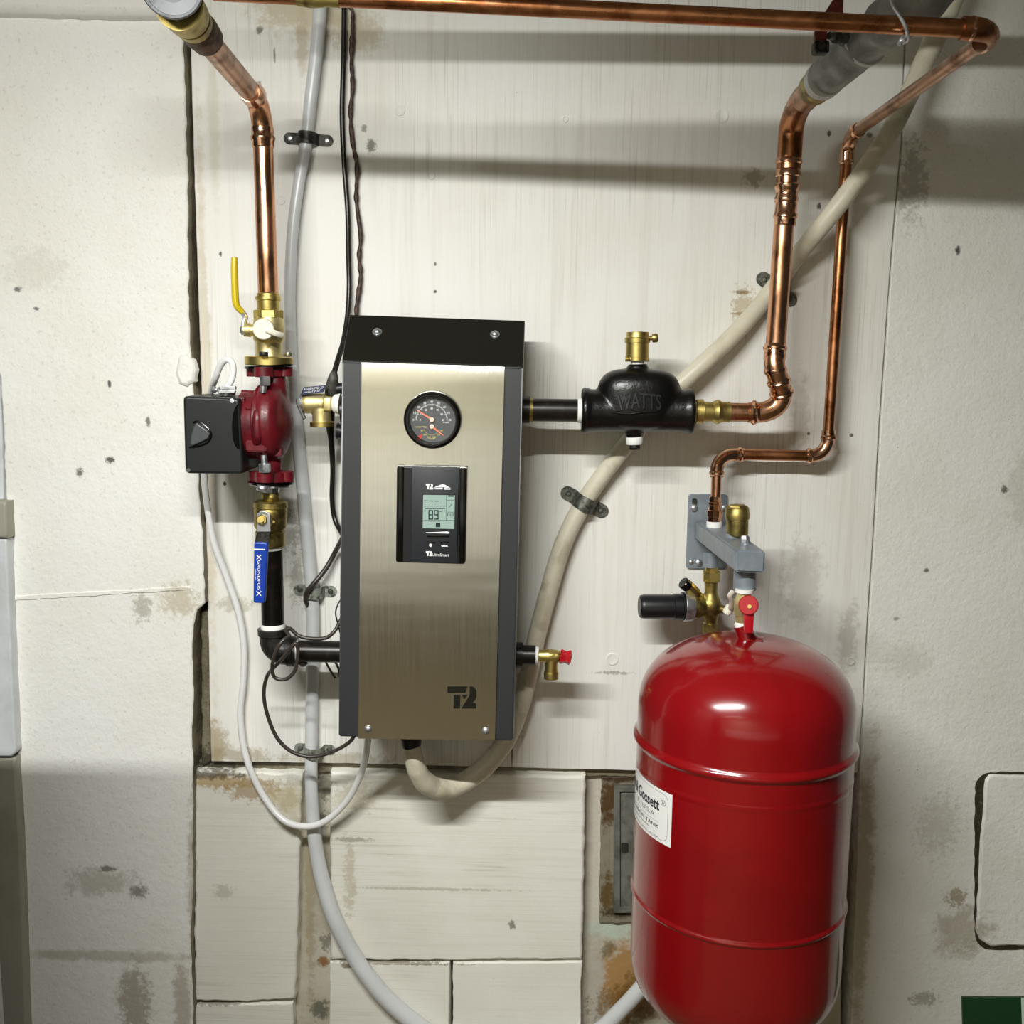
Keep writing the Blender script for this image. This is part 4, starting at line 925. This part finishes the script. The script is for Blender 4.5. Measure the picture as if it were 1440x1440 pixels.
obj('brass_union', L((274, 36, .43), (252, 8, .49), [(0, 24), (.1, 27), (.3, 27.5), (.34, 25), (.45, 30), (.75, 32), (1, 34)], 40), 'brass_old', lp)
oc = thing('grey_overhead_cap', 'round grey plastic fitting at the top edge above the brown coupling', 'pipe fitting', P(240, -20, .52))
cA = P(244, -14, .47); cB = P(240, -22, .54); rc = 42*S(240, -10, .52)
obj('cap', lathe(cA, cA+(cB-cA).normalized()*.06, [(0, rc*.8), (.05, rc*.98), (.7, rc), (.8, rc*1.02), (.95, rc*1.02), (1, rc*.98), (1, rc*.9), (.93, rc*.88), (.9, rc*.5)], 56), 'pvc_grey', oc)
# mixing / isolation valve with yellow lever
yv = thing('yellow_lever_valve', 'brass flange ball valve with a yellow lever and a bright round port', 'valve', P(378, 465, D1))
obj('press_socket', L((377, 412, D1), (377.5, 438, D1), [(0, 14.6), (.05, 15.8), (.18, 15.8), (.2, 17.6), (.38, 17.6), (.42, 15.8), (.9, 15.6), (1, 15.2)]), 'brass', yv)
obj('hex_collar', L((377.5, 436, D1), (378, 448, D1), [(0, 20.5), (.1, 22), (.9, 22), (1, 21)], 8, .2), 'brass', yv)
obj('valve_body', L((378, 446, D1), (378, 504, D1), [(0, 20.5), (.3, 22), (.55, 21.5), (.62, 18.5), (.9, 18.5), (1, 20)], 40), 'brass_light', yv)
obj('flange', L((378.5, 501, D1), (378.5, 514, D1), [(0, 31), (.1, 33.5), (.9, 33.5), (1, 32.5)], 40), 'brass', yv)
obj('drain_port', L((372, 462, D1+.015), (370.5, 463, D1+.052), [(0, 12), (.5, 12), (.55, 14.6), (.95, 14.8), (1, 14)], 40), 'brass_light', yv)
cpz = obj('port_cap', L((370.5, 463, D1+.05), (370.3, 463, D1+.056), [(0, 14.6), (.8, 14.4), (1, 13.4)], 40), 'ivory', yv, label='ivory port cap with strap')
obj('cap_strap', T([(374, 463, D1+.059), (381, 466, D1+.058), (390, 469.5, D1+.053), (397.5, 472, D1+.044)], 4, 10, 6, .35), 'ivory', cpz)
obj('valve_stem', L((362, 464, D1+.01), (343, 464, D1+.012), [(0, 8), (.5, 8), (.52, 10), (1, 9)], 30), 'brass_light', yv)
obj('stem_nut', L((345, 464, D1+.012), (339, 464, D1+.012), [(0, 7), (1, 6.5)], 6), 'steel_zinc', yv)
lvr = obj('lever', T([(345, 470, D1+.014), (343, 456, D1+.014), (345, 446, D1+.014), (340, 438, D1+.016), (335, 432, D1+.02)], 3.6, 10, 6, 1.6), 'steel_zinc', yv)
gp = [(340, 438, D1+.016), (333, 430, D1+.022), (331, 418, D1+.024), (330, 395, D1+.025), (329.5, 375, D1+.025), (329.5, 362, D1+.025)]
obj('yellow_grip', T(gp, [4.2, 4.8, 5, 5, 5, 4.2], 14, 6, 1.5), 'yellow', lvr)
for (x, dd) in ((371, .043), (405, -.02)): obj('flange_bolt', L((x, 501, D1+dd), (x, 494.5, D1+dd), [(0, 6.6), (.9, 6.6), (1, 6)], 6), 'black_cast' if x < 380 else 'steel_zinc', yv)
# circulator pump
pm = thing('circulator_pump', 'maroon circulator pump with a dark square terminal cover between two flanges', 'pump', P(382, 590, D1))
GK = obj('gasket', L((378.5, 513.5, D1), (378.8, 517, D1), [(0, 34), (1, 34)]), 'gloss_black', pm)
fl = [L((379, 516, D1), (379.5, 529, D1), [(0, 25), (1, 24)], 40)]
for sgn in (-1, 1): fl.append(L((379+sgn*20, 516, D1), (379.5+sgn*20, 529.5, D1), [(0, 12.5), (.95, 12.5), (1, 11.5)], 30))
fl.append(L((371, 516, D1+.035), (371, 530.5, D1+.035), [(0, 13), (.95, 13), (1, 12)], 30))
obj('top_flange', join(*fl), 'maroon', pm)
volute = L((368, 592, D1), (410, 592, D1), [(0, 46), (.1, 53), (.3, 56), (.55, 54), (.75, 46), (.9, 31), (1, 10)], 48)
neck = [L((386, 524, D1), (386, 560, D1), [(0, 15), (1, 19)], 28), L((383, 620, D1), (381, 668, D1), [(0, 19), (.5, 15), (1, 14.5)], 28)]
obj('volute', smooth_union([volute]+neck+[L((386, 528, D1), (395, 590, D1), [(0, 12), (1, 14)], 24)], .0026, 5), 'maroon', pm, sharp=80)
obj('motor_housing', join(L((343, 597, D1), (373, 597, D1), [(0, 46), (.1, 47.5), (.9, 48.5), (1, 46)], 48), L((340, 553, D1+.015), (372, 556, D1+.015), [(0, 5), (1, 5)], 20)), 'maroon', pm)
obj('motor_flange', L((366, 595, D1), (375, 595, D1), [(0, 52), (.2, 54), (.8, 54), (1, 52)], 48), 'maroon', pm)
obj('housing_lug', smooth_union([T([(362, 578, D1+.052), (362, 590, D1+.056), (362, 612, D1+.056), (362, 622, D1+.05)], [6, 7.5, 7.5, 6], 16, 5), T([(346, 574, D1+.046), (362, 575, D1+.05)], 3, 12, 3)], .0014, 3), 'maroon', pm, sharp=80)
obj('base_pad', bevelled(prism([(345, 619), (373, 621), (374, 636), (346, 635)], D1+.052, D1+.0), .002), 'maroon', pm)
obj('cast_ridge', prism(rrect(383, 616, 396, 642, 2), D1+.03, D1+.01, .001), 'maroon', pm)
fl2 = [L((381, 663, D1), (381.3, 676, D1), [(0, 24), (1, 25)], 40)]
for sgn in (-1, 1): fl2.append(L((381+sgn*20, 663, D1), (381+sgn*20, 677, D1), [(0, 12), (.95, 12), (1, 11)], 30))
fl2.append(L((372, 663, D1+.035), (372, 678, D1+.035), [(0, 12.5), (.95, 12.5), (1, 11)], 30))
obj('bottom_flange', join(*fl2), 'maroon', pm)
obj('gasket', L((381, 677.5, D1), (381, 680, D1), [(0, 32), (1, 31)]), 'gloss_black', pm)
obj('clamp_nut', join(L((372.5, 529, D1+.045), (372.5, 542, D1+.045), [(0, 7.6), (.9, 7.6), (1, 7)], 6), L((371, 541, D1+.045), (370, 552, D1+.045), [(0, 4.4), (1, 4)], 16)), 'steel_zinc', pm)
obj('clamp_nut', join(L((372.5, 664, D1+.045), (372, 652, D1+.045), [(0, 8.5), (.9, 8.5), (1, 8)], 6), L((372, 653, D1+.045), (371, 640, D1+.045), [(0, 4.6), (1, 4.2)], 16)), 'steel_zinc', pm)
obj('clamp_nut', join(L((370, 682, D1+.04), (369, 690, D1+.04), [(0, 9), (.9, 9), (1, 8)], 6)), 'steel_zinc', pm)
DX = .178
bx = obj('terminal_box', prism(quadround([(257, 556.5), (336, 560), (342, 667), (260, 666)], 7), DX, .07, .004, 3), 'pump_plastic', pm, label='dark grey plastic terminal cover')
obj('box_side', prism(quadround([(330, 559), (344, 558), (344, 664), (334, 667)], 3), DX-.018, .075, .003, 2), 'maroon', bx)
obj('box_notch', prism([(334, 572+0)]+[(336-10*math.sin(math.radians(a)), 600-32*math.cos(math.radians(a))) for a in range(0, 181, 15)]+[(337, 632)], DX+.0006, DX-.002), 'gloss_black', bx, False)
obj('speed_dial', prism([(276.5, 594), (281, 598), (290, 604), (295, 610), (292, 617), (282, 622), (270, 627.5), (267, 624), (268.5, 612), (272, 600)], DX+.006, DX-.002, .002, 3), 'pump_knob', bx)
obj('dial_rim', sweep(catmull([P(*p, DX+.001) for p in ((272, 594), (280, 593), (292, 602), (297, 611), (293, 621), (281, 627), (266, 629))], 5), .0014, 8), 'gloss_black', bx)
obj('box_screw', L((326, 563.5, DX-.001), (326, 563.5, DX+.0015), [(0, 3.4), (1, 3)], 16), 'steel_zinc', bx)
obj('box_screw', L((265, 661, DX-.001), (265, 661, DX+.0015), [(0, 3), (1, 2.6)], 16), 'pump_knob', bx)
# strain relief on top of the box
sr = thing('cable_clamp_connector', 'shiny two screw cable connector on top of the dark pump cover', 'cable connector', P(320, 552, .13))
obj('collar', L((319, 556, .13), (319, 544, .13), [(0, 12), (.3, 12), (.32, 11), (.6, 11), (.62, 12), (.9, 12), (1, 10)], 28), 'steel_zinc', sr)
obj('jaw', join(prism(rrect(308, 543, 331, 548, 1.5), .152, .145, .001), prism(rrect(307, 549, 330, 553, 1.5), .154, .146, .001)), 'steel_zinc', sr)
obj('clamp_screw', join(L((306, 548, .148), (299, 548, .148), [(0, 3), (.4, 3), (.42, 5), (1, 4)], 14)), 'steel_zinc', sr)
# lower ball valve
bl = thing('blue_lever_valve', 'dark brass ball valve with a hanging blue lever below the pump', 'valve', P(381, 730, D1))
obj('flange_adapter', L((381, 679.5, D1), (380.5, 708, D1), [(0, 30), (.1, 30), (.12, 13), (.5, 12), (1, 12)], 8), 'steel_zinc', bl)
obj('hex_neck', L((380.5, 692, D1), (380.5, 707, D1), [(0, 13), (1, 13.5)], 8), 'brass_old', bl)
obj('valve_body', L((380.5, 704, D1), (380, 768, D1), [(0, 20), (.03, 23), (.14, 23.5), (.16, 22), (.2, 23), (.3, 22.5), (.55, 22.5), (.62, 20), (.66, 18.5), (.68, 20.5), (.98, 20.5), (1, 19)], 48), 'brass_old', bl)
obj('stem_boss', L((375, 733, D1+.015), (371, 733, D1+.05), [(0, 12), (.8, 10), (1, 6)], 28), 'brass_old', bl)
obj('stop_pin', L((385, 733.5, D1+.02), (384.5, 734, D1+.034), [(0, 2.4), (1, 2)], 12), 'brass', bl)
LH = D1+.058
lv2 = obj('lever_plate', prism([(361, 722), (364, 721), (366, 718.5), (372, 718.5), (376, 721), (379, 722), (380, 748), (361.5, 748)], LH, LH-.003, .0006), 'steel_zinc', bl)
obj('lever_bend', prism_w([P(361.5, 747, LH), P(380, 747, LH), P(377.5, 764, LH+.02), P(358, 763.5, LH+.02)], .003, .0004, 1), 'clamp_dark', lv2)
obj('stem_nut', join(L((368, 731, LH), (368, 731, LH+.006), [(0, 7.6), (.8, 7.6), (1, 6.5)], 6), L((367.3, 731, LH+.004), (367.3, 731, LH+.012), [(0, 4), (1, 3.6)], 16)), 'brass', lv2)
GD2 = LH+.024
bg = obj('blue_grip', prism(quadround([(357, 762.5), (376.5, 763.5), (372, 848.5), (356, 848)], 3.5), GD2, GD2-.008, .002, 3), 'blue', lv2)
obj('printed_bar', polys([[(356.7+.2, 771.5), (372.7, 772), (372.7, 773.6), (356.7, 773.2)]], GD2+.0003), 'white_print', bg, False)
def vert(cx0, y0, y1, w):
    return lambda a, b_: P(cx0+w/2-w*(1-b_) if False else cx0-w/2+w*b_, y0+(y1-y0)*a, GD2+.0004)
obj('printed_name', text('GRUNDFOS', vert(364, 788, 829, 3.6)), 'white_print', bg, False)
obj('printed_line', text('isolation valve', vert(359.5, 800, 816, 1.6)), 'white_print', bg, False)
def xmark(cx0, cy0, s_): return [needle(cx0-s_, cy0-s_, cx0+s_, cy0+s_, .6, .6), needle(cx0+s_, cy0-s_, cx0-s_, cy0+s_, .6, .6)]
obj('printed_emblem', polys(xmark(364, 783.5, 3)+xmark(364, 834.5, 3.2), GD2+.0004), 'white_print', bg, False)
# black pipe leg and elbow
bp = thing('black_return_pipe', 'black steel pipe below the blue valve turning into the boiler', 'pipe', P(382, 850, D1))
obj('thread_tape', L((381, 766, D1), (381.5, 773, D1), [(0, 16), (.5, 16.6), (1, 15.8)]), 'white_tape', bp)
obj('vertical_pipe', L((381.5, 771, D1), (384, 880, D1), [(0, 15.6), (1, 15.6)]), 'black_pipe', bp)
obj('thread_tape', L((384, 877, D1), (384.3, 886, D1), [(0, 16), (.3, 17.2), (1, 17)]), 'white_tape', bp)
re_ = 19.4*S(390, 905, D1)
cp_ = [P(384.3, 884, D1), P(384.6, 894, D1)]+bend(P(384.8, 898, D1), P(385, 915.5, D1), P(403, 915.5, D1), 12)+[P(418, 915.5, D1)]
obj('elbow', join(sweep(cp_, re_, 32), L((384.2, 883, D1), (384.7, 893, D1), [(0, 20), (.05, 21.6), (.9, 21.6), (1, 19.6)], 40), L((404, 915.5, D1), (414.5, 915.5, D1), [(0, 19), (.08, 21.4), (.92, 21.4), (1, 20)], 40)), 'black_cast', bp)
obj('thread_tape', L((413, 915.5, D1), (420, 915.6, D1), [(0, 17), (1, 15.8)]), 'white_tape', bp)
obj('horizontal_pipe', L((418, 915.6, D1), (494, 917, D1), [(0, 15.2), (1, 15.2)]), 'black_pipe', bp)
obj('drain_plug', L((426, 928, D1), (426, 937, D1), [(0, 6), (.6, 6.5), (1, 3)], 16), 'black_cast', bp)
# relief valve left of boiler
rv = thing('relief_valve', 'brass pressure relief valve with a blue tag tucked against the boiler side', 'valve', P(450, 570, D1))
obj('valve_body', smooth_union([L((425.5, 567, D1), (458, 567, D1), [(0, 12.5), (.2, 14.5), (.9, 14), (1, 13)], 36), L((452, 575, D1), (453, 599, D1), [(0, 13), (1, 13.5)], 36), L((450, 567, D1), (468, 567, D1), [(0, 11), (1, 9)], 30)], .0015, 2), 'brass_light', rv, sharp=80)
obj('outlet_lip', L((453, 593, D1), (453.2, 599.5, D1), [(0, 15.5), (.1, 17), (1, 17), (1, 14), (.5, 13)], 40), 'brass', rv)
obj('hex_section', prism([(455, 559), (464, 559), (464, 577.5), (455, 577.5)], D1+.0165, D1, .0008), 'brass_light', rv)
obj('spring_cap', L((427.5, 567, D1), (424.5, 567, D1), [(0, 15.3), (1, 14.5)], 36), 'steel_zinc', rv)
obj('thread_tape', L((467, 567, D1), (478, 568, D1), [(0, 9), (.3, 12.5), (.9, 14.5), (1, 14.5)], 28), 'white_tape', rv)
obj('test_lever', T([(419, 561, D1+.008), (419, 567, D1+.01), (423, 577, D1+.014), (428.5, 589, D1+.018)], 2.6, 10, 5, .5), 'clamp_dark', rv)
obj('lever_pivot', L((425, 562, D1+.006), (420, 562, D1+.006), [(0, 2.6), (1, 2.6)], 12), 'steel_zinc', rv)
tg = obj('blue_tag', prism_w([P(423, 555.5, D1+.018), P(455, 551.5, D1+.018), P(459, 541.5, D1-.004), P(427, 544.5, D1-.004)], .0012), 'tag_blue', rv, False, label='tilted blue printed tag')
def tagfn(a, b_):
    top = Vector(P(427, 544.5, D1-.004)).lerp(P(459, 541.5, D1-.004), a); bot = Vector(P(423, 555.5, D1+.018)).lerp(P(455, 551.5, D1+.018), a)
    v = bot.lerp(top, b_); n_ = Vector((0, -.6, .8)); return v+n_*.0006
obj('tag_print', join(text('WARNING 30', tagfn, (.06, .5, .9, .85)), text('relief PSI', tagfn, (.1, .12, .8, .42))), 'white_print', tg, False)
# drain valve right of boiler
dv = thing('boiler_drain_valve', 'small brass drain valve with a red knob low beside the boiler', 'valve', P(775, 930, D1))
obj('nipple', L((732, 921, D1), (753, 921.5, D1), [(0, 14), (1, 14)]), 'black_pipe', dv)
obj('thread_tape', L((751, 921.3, D1), (757, 921.6, D1), [(0, 11), (.2, 13), (1, 12)]), 'white_tape', dv)
obj('valve_body', smooth_union([L((755, 922, D1), (787, 923, D1), [(0, 8), (.3, 9), (.5, 10), (.9, 9), (1, 8)], 28), L((775.5, 918, D1), (775, 950, D1), [(0, 9.5), (.3, 9), (1, 9.6)], 32)], .0013, 2), 'brass', dv, sharp=80)
obj('spout_lip', L((775, 944, D1), (775, 954, D1), [(0, 10), (.3, 10.6), (1, 10.2), (1, 8), (.6, 7)], 32), 'brass_old', dv)
obj('stem', L((784, 923, D1), (804, 923, D1), [(0, 4), (1, 3.4)], 16), 'brass', dv)
obj('red_knob', L((787.5, 923, D1), (803, 925, D1), [(0, 9), (.1, 11), (.45, 8.8), (.55, 8.8), (.9, 11), (1, 9)], 6), 'red_plastic', dv)

# ================================================================== hoses, clamps, cables
hb = [(579, 1040, .13), (581, 1062, .13), (588, 1086, .12), (602, 1103, .1), (624, 1109, .08), (650, 1101, .06), (682, 1078, .05), (712, 1040, .045), (733, 990, .04), (745, 940, .035), (756, 890, .03), (772, 830, .026), (792, 765, .021), (818, 712, .0165), (850, 665, .022), (885, 620, .03), (930, 565, .038), (985, 515, .042), (1040, 462, .03), (1088, 405, .0165), (1125, 355, .05), (1170, 300, .085), (1215, 240, .09), (1252, 185, .09), (1280, 130, .08), (1305, 75, .07), (1330, 20, .07), (1352, -40, .07), (1375, -120, .07)]
hs = [12.5, 13, 14, 15, 15, 14, 14, 13.5]+[13]*6+[12.4]*6+[12.6, 13, 13.5, 14, 14, 15, 16, 17, 17]
obj('beige_drain_hose', T(hb, hs, 24, 8, 1, .04), 'hose_beige', None, True, 'thick aged beige hose looping under the boiler and climbing diagonally to the ceiling', 'hose')
hg_ = [(456, -90, .02), (452, -20, .02), (448, 40, .02), (443, 90, .02), (437, 140, .018), (431, 196, .0135), (420, 260, .02), (412, 320, .022), (408, 390, .022), (408, 450, .02), (411, 520, .018), (418, 600, .016), (427, 700, .015), (434, 780, .013), (439, 835, .0125), (440, 900, .013), (439, 970, .013), (438, 1052, .0125), (438, 1110, .014), (443, 1180, .014), (454, 1240, .016), (474, 1300, .022), (508, 1360, .026), (555, 1415, .026), (620, 1462, .026), (700, 1490, .03), (770, 1488, .03), (835, 1455, .03), (875, 1418, .03), (905, 1385, .03), (935, 1350, .03)]
hw_ = [10, 10, 9.5, 9, 9, 9, 8, 8, 8, 8, 8, 8.5, 9, 9, 9, 9, 9, 9, 9, 10, 10.5, 11, 11.5, 12, 12, 12, 12, 11.5, 11, 11, 11]
obj('grey_plastic_tubing', T(hg_, hw_, 20, 8, 1, .0), 'hose_grey', None, True, 'milky grey plastic tubing running down the panel and curving away behind the red tank', 'tubing')
def clamp(cx0, cy0, ang, Lp, wp, hr, mat, label, group=None, scr=1):
    s_ = S(cx0, cy0, 0); c = P(cx0, cy0, 0); a = math.radians(ang)
    ex = Vector((math.cos(a), 0, -math.sin(a))); ez = Vector((math.sin(a), 0, math.cos(a)))
    Lh = Lp/2*s_; w = wp/2*s_; r = hr*s_; th = .0014; pts = []
    n = 14
    for k in range(n+1): pts.append((-Lh+(Lh-r-.004)*k/n, .0))
    for k in range(1, 16):
        t_ = k/16; aa = math.pi*(1-t_); pts.append(((r+.002)*math.cos(aa)*1.02, max(0, (2*r+.001)*math.sin(aa)**.6)))
    for k in range(n+1): pts.append((r+.004+(Lh-r-.004)*k/n, .0))
    V_, F_ = [], []
    for (s, y) in pts:
        e = (abs(s)-(Lh-w))/w; ww = w*(math.sqrt(max(1-e*e, .02)) if e > 0 else 1)
        for (k, dy) in ((-1, .0004), (1, .0004), (1, th), (-1, th)): V_.append(c+ex*s+ez*ww*k+Vector((0, -(y+dy), 0)))
    m = len(pts)
    for i in range(m-1):
        for k in range(4): k2 = (k+1) % 4; F_.append((i*4+k, i*4+k2, (i+1)*4+k2, (i+1)*4+k))
    F_ += [(3, 2, 1, 0), tuple((m-1)*4+k for k in range(4))]
    t0 = thing('pipe_clamp', label, 'clamp', c, group)
    obj('strap', (V_, F_), mat, t0, sharp=40)
    for sg_ in (-1, 1):
        if not scr: break
        p = c+ex*sg_*(Lh-w*1.15)+Vector((0, -th, 0)); rr = .0042
        obj('screw', lathe(p, p+Vector((0, -.0028, 0)), [(0, rr*1.2), (.3, rr), (.9, rr*.7), (1, rr*.3)], 16), 'clamp_grey' if mat != 'clamp_dark' else 'steel_zinc', t0)
clamp(434, 196.5, 3, 70, 16, 11, 'clamp_dark', 'dark metal clamp strapping the grey tubing beside the top copper elbow', 'clamps on the grey tubing')
clamp(443.5, 830.5, 2, 61, 16, 10.5, 'clamp_paint', 'paint smeared clamp strapping the grey tubing above the black boiler pipe', 'clamps on the grey tubing')
clamp(443, 1053, 2, 58, 15, 10.5, 'clamp_paint', 'paint smeared clamp strapping the grey tubing just above the block course', 'clamps on the grey tubing')
clamp(822, 706, 27, 74, 20, 14, 'clamp_grey', 'grey rounded clamp strapping the beige hose beside the boiler', 'clamps on the beige hose')
clamp(1092, 407, 36, 68, 20, 14, 'clamp_grey', 'grey rounded clamp half hidden behind the right copper riser', 'clamps on the beige hose')
# white pump cable
cw = [(319, 546, .135), (327, 530, .135), (327, 512, .135), (319, 505.5, .133), (310, 514, .125), (303, 532, .11), (296, 552, .07), (292, 580, .052), (288, 620, .048), (287, 660, .048), (290, 700, .042), (300, 760, .03), (318, 810, .02), (335, 860, .016), (343, 910, .014), (342, 960, .013), (338, 1005, .012), (345, 1060, .012), (365, 1110, .014), (395, 1150, .026), (425, 1162, .036), (455, 1156, .04), (485, 1130, .05), (505, 1095, .07), (515, 1060, .1), (518, 1032, .12)]
obj('white_cable', T(cw, 4.6, 14, 8), 'cable_white', None, True, 'white cable from the pump cover hanging in a long loop to the boiler underside', 'cable')
obj('black_cable', T([(484, -60, .01), (484, 0, .01), (483, 80, .01), (481, 160, .01), (484, 230, .01), (489, 300, .011), (490, 360, .011), (491, 400, .012), (489, 440, .02), (483, 480, .04), (474, 510, .07), (469, 535, .085), (482, 545, .09)], [3.6]*9+[4]*4, 12), 'cable_black', None, True, 'smooth black cable dropping from overhead to the boiler side', 'cable')
bw = [(491, -60, .008), (491, 4, .008), (496, 20, .009), (494, 80, .008), (496, 120, .008), (493, 160, .008), (496, 200, .008), (502, 235, .009), (501, 280, .008), (507, 330, .009), (505, 360, .009), (507, 390, .009), (503, 420, .01), (501, 445, .012), (505, 490, .014)]
obj('brown_cable', T(bw, 3.0, 10, 10, 1, .55), 'cable_brown', None, True, 'crusty brown cable beside the smooth black one, vanishing behind the boiler', 'cable')
obj('lower_black_cable', T([(478, 545, .075), (468, 565, .06), (464, 590, .045), (466, 620, .03), (468, 660, .02), (467, 700, .014), (471, 730, .012), (482, 752, .03), (487, 760, .06)], [5, 6, 6.5, 4.2, 3.6, 3.6, 3.6, 3.6, 3.6], 12), 'cable_black', None, True, 'black cable running down the panel below the brass relief valve', 'cable')
obj('sensor_cable', T([(484, 752, .05), (472, 775, .02), (458, 800, .024), (440, 822, .034), (431.5, 833, .033), (430.5, 845, .024), (437, 860, .012), (437.5, 880, .013), (436.5, 900, .02)], 3.6, 12), 'cable_grey', None, True, 'dark cable slanting from the boiler past the middle clamp', 'cable')
obj('taped_cable_end', T([(470, 522, .095), (468, 535, .095), (466, 552, .09), (470, 570, .08)], [4, 8, 9.5, 6], 14), 'tape_dark', None, True, 'dusty taped bundle of cable behind the brass relief valve', 'cable')
sc2 = [(500, 1030, .1), (492, 1043, .1), (470, 1056, .1), (440, 1064, .1), (412, 1058, .1), (390, 1038, .1), (376, 1005, .105), (371, 975, .11), (376, 950, .12), (388, 936, .15), (398, 925, .16), (408, 912, .165), (416, 905, .165), (419, 918, .163), (415, 942, .16), (402, 955, .16), (386, 952, .16), (383, 935, .165), (390, 912, .17), (400, 899, .165), (407, 895, .155), (403, 888, .145), (408, 884, .14), (420, 894, .14), (438, 898, .141), (458, 897, .141), (470, 888, .138), (477, 876, .13), (484, 862, .12)]
obj('brown_sensor_cable', T(sc2, 2.7, 12), 'cable_grey', None, True, 'thin brown cable looping round the black elbow and hanging below the boiler', 'cable')
obj('thin_black_wire', T([(490, 900, .12), (480, 893, .125), (476, 880, .13), (472, 862, .13), (476, 848, .125), (484, 838, .12)], 1.1, 8), 'cable_black', None, True, 'hair thin black wire curling beside the boiler above the black pipe', 'wire')
obj('clipped_wire_pair', join(T([(455, 925, .03), (463, 940, .02), (471, 953, .01)], 1.6, 8), T([(468, 925, .03), (476, 940, .02), (479, 955, .01)], 1.8, 8)), 'cable_grey', None, True, 'short pair of clipped wire ends under the black boiler pipe', 'wire')

# ================================================================== the lamp and unseen additions beyond the frame
shadow_up = thing('upper_shadow_pipe', 'thin unseen pipe added above the frame to cast a soft shadow band', 'pipe', (1, -.75, .516))  # invented pipe above the frame; blocks light for a soft shadow band
obj('pipe', lathe(Vector((-.3, -.75, .519)), Vector((2.4, -.75, .513)), [(0, .011), (1, .011)], 32), 'insul', shadow_up)
shadow_low = thing('lower_shadow_pipe', 'fat unseen pipe added between the wall and the light to cast a shadow band', 'insulated pipe', (1, -.8, .445))  # added out of view, tapered so its shadow widens along the wall
obj('shadow_pipe_body', lathe(Vector((-.12, -.8, .452)), Vector((2.4, -.8, .436)), [(0, .017), (.1, .026), (.2, .031), (1, .032)], 32), 'insul', shadow_low)
refl_chest = thing('reflector_chest', 'long cream chest added unseen at the rear wall to brighten the steel reflection', 'chest', (0, -4, ZF))  # pale surface put in behind the camera for the steel front to mirror
obj('reflector_body', wbox(-1.8, 1.8, -4.15, -3.85, ZF, -.42), 'label', refl_chest, False)
obj('reflector_plinth', wbox(-1.78, 1.78, -3.87, -3.84, ZF, -1.12), 'floor', refl_chest, False)
for x_ in (0., 1.1, 2.1):
    obj('hanger_rod', lathe(Vector((x_, -.75, .52)), Vector((x_, -.75, ZC)), [(0, .003), (1, .003)], 8), 'steel_zinc', shadow_up)
    obj('hanger_rod', lathe(Vector((x_, -.8, .47)), Vector((x_, -.8, ZC)), [(0, .004), (1, .004)], 8), 'steel_zinc', shadow_low)
lamp = thing('ceiling_light', 'long white fluorescent batten under the ceiling', 'ceiling light', (LX, LY, LZ))
for x_ in (-.25, .25): obj('hanger_rod', lathe(Vector((LX+x_, LY, LZ+.07)), Vector((LX+x_, LY, ZC)), [(0, .004), (1, .004)], 8), 'steel_zinc', lamp)
obj('housing', wbox(LX-LW_, LX+LW_, LY-.05, LY+.05, LZ+.022, LZ+.075), 'w_trim', lamp, False)
ld = bpy.data.lights.new('fluorescent_tube', 'AREA'); ld.shape = 'RECTANGLE'; ld.size = LW_*2; ld.size_y = .03
ld.energy = LE; ld.color = (1.0, 1.0, .975)
lo = bpy.data.objects.new('fluorescent_tube', ld); C.objects.link(lo); lo.parent = lamp; lo.location = (0, 0, 0.015)
lo.rotation_euler = (math.radians(LT), 0, 0)
if L2E:
    l2 = bpy.data.lights.new('reflection_fill_light', 'AREA'); l2.shape = 'RECTANGLE'; l2.size = 1.2; l2.size_y = .06; l2.energy = L2E; l2.color = (1., .97, .9)  # added lamp, never in view; brightens what the steel front reflects
    o2 = bpy.data.objects.new('reflection_fill_light', l2); C.objects.link(o2); l2t = thing('rear_reflection_light', 'unseen lamp added behind the camera to brighten the steel reflection', 'ceiling light', (-1.0, -3.0, ZC-.03)); obj('housing', wbox(-1.65, -.35, -3.05, -2.95, ZC-.025, ZC-.001), 'w_trim', l2t, False); o2.parent = l2t; o2.location = (0, 0, -.02); o2.rotation_euler = (math.radians(-48), 0, 0)
w = bpy.data.worlds.new('world'); sc.world = w; w.use_nodes = True
w.node_tree.nodes['Background'].inputs[0].default_value = (.75, .78, .8, 1); w.node_tree.nodes['Background'].inputs[1].default_value = WS
cabt = thing('shade_cabinet', 'unseen grey cabinet added to shade the low corner of the wall', 'cabinet', (-.94, -.86, ZF))  # invented, out of view; throws the shadow on the low wall corner
obj('shade_cabinet_body', wbox(-1.2, -.56, -1.2, -.74, ZF, CABZ), 'cab', cabt, False)
obj('shade_cabinet_door', wbox(-1.19, -.59, -1.21, -1.2, ZF+.05, CABZ-.02), 'cab', cabt, False)
vs_ = sc.view_settings; sc.display_settings.display_device = 'sRGB'; vs_.view_transform = 'Standard'; vs_.look = 'None'; vs_.gamma = 1; vs_.use_curve_mapping = False; vs_.exposure = EXPO
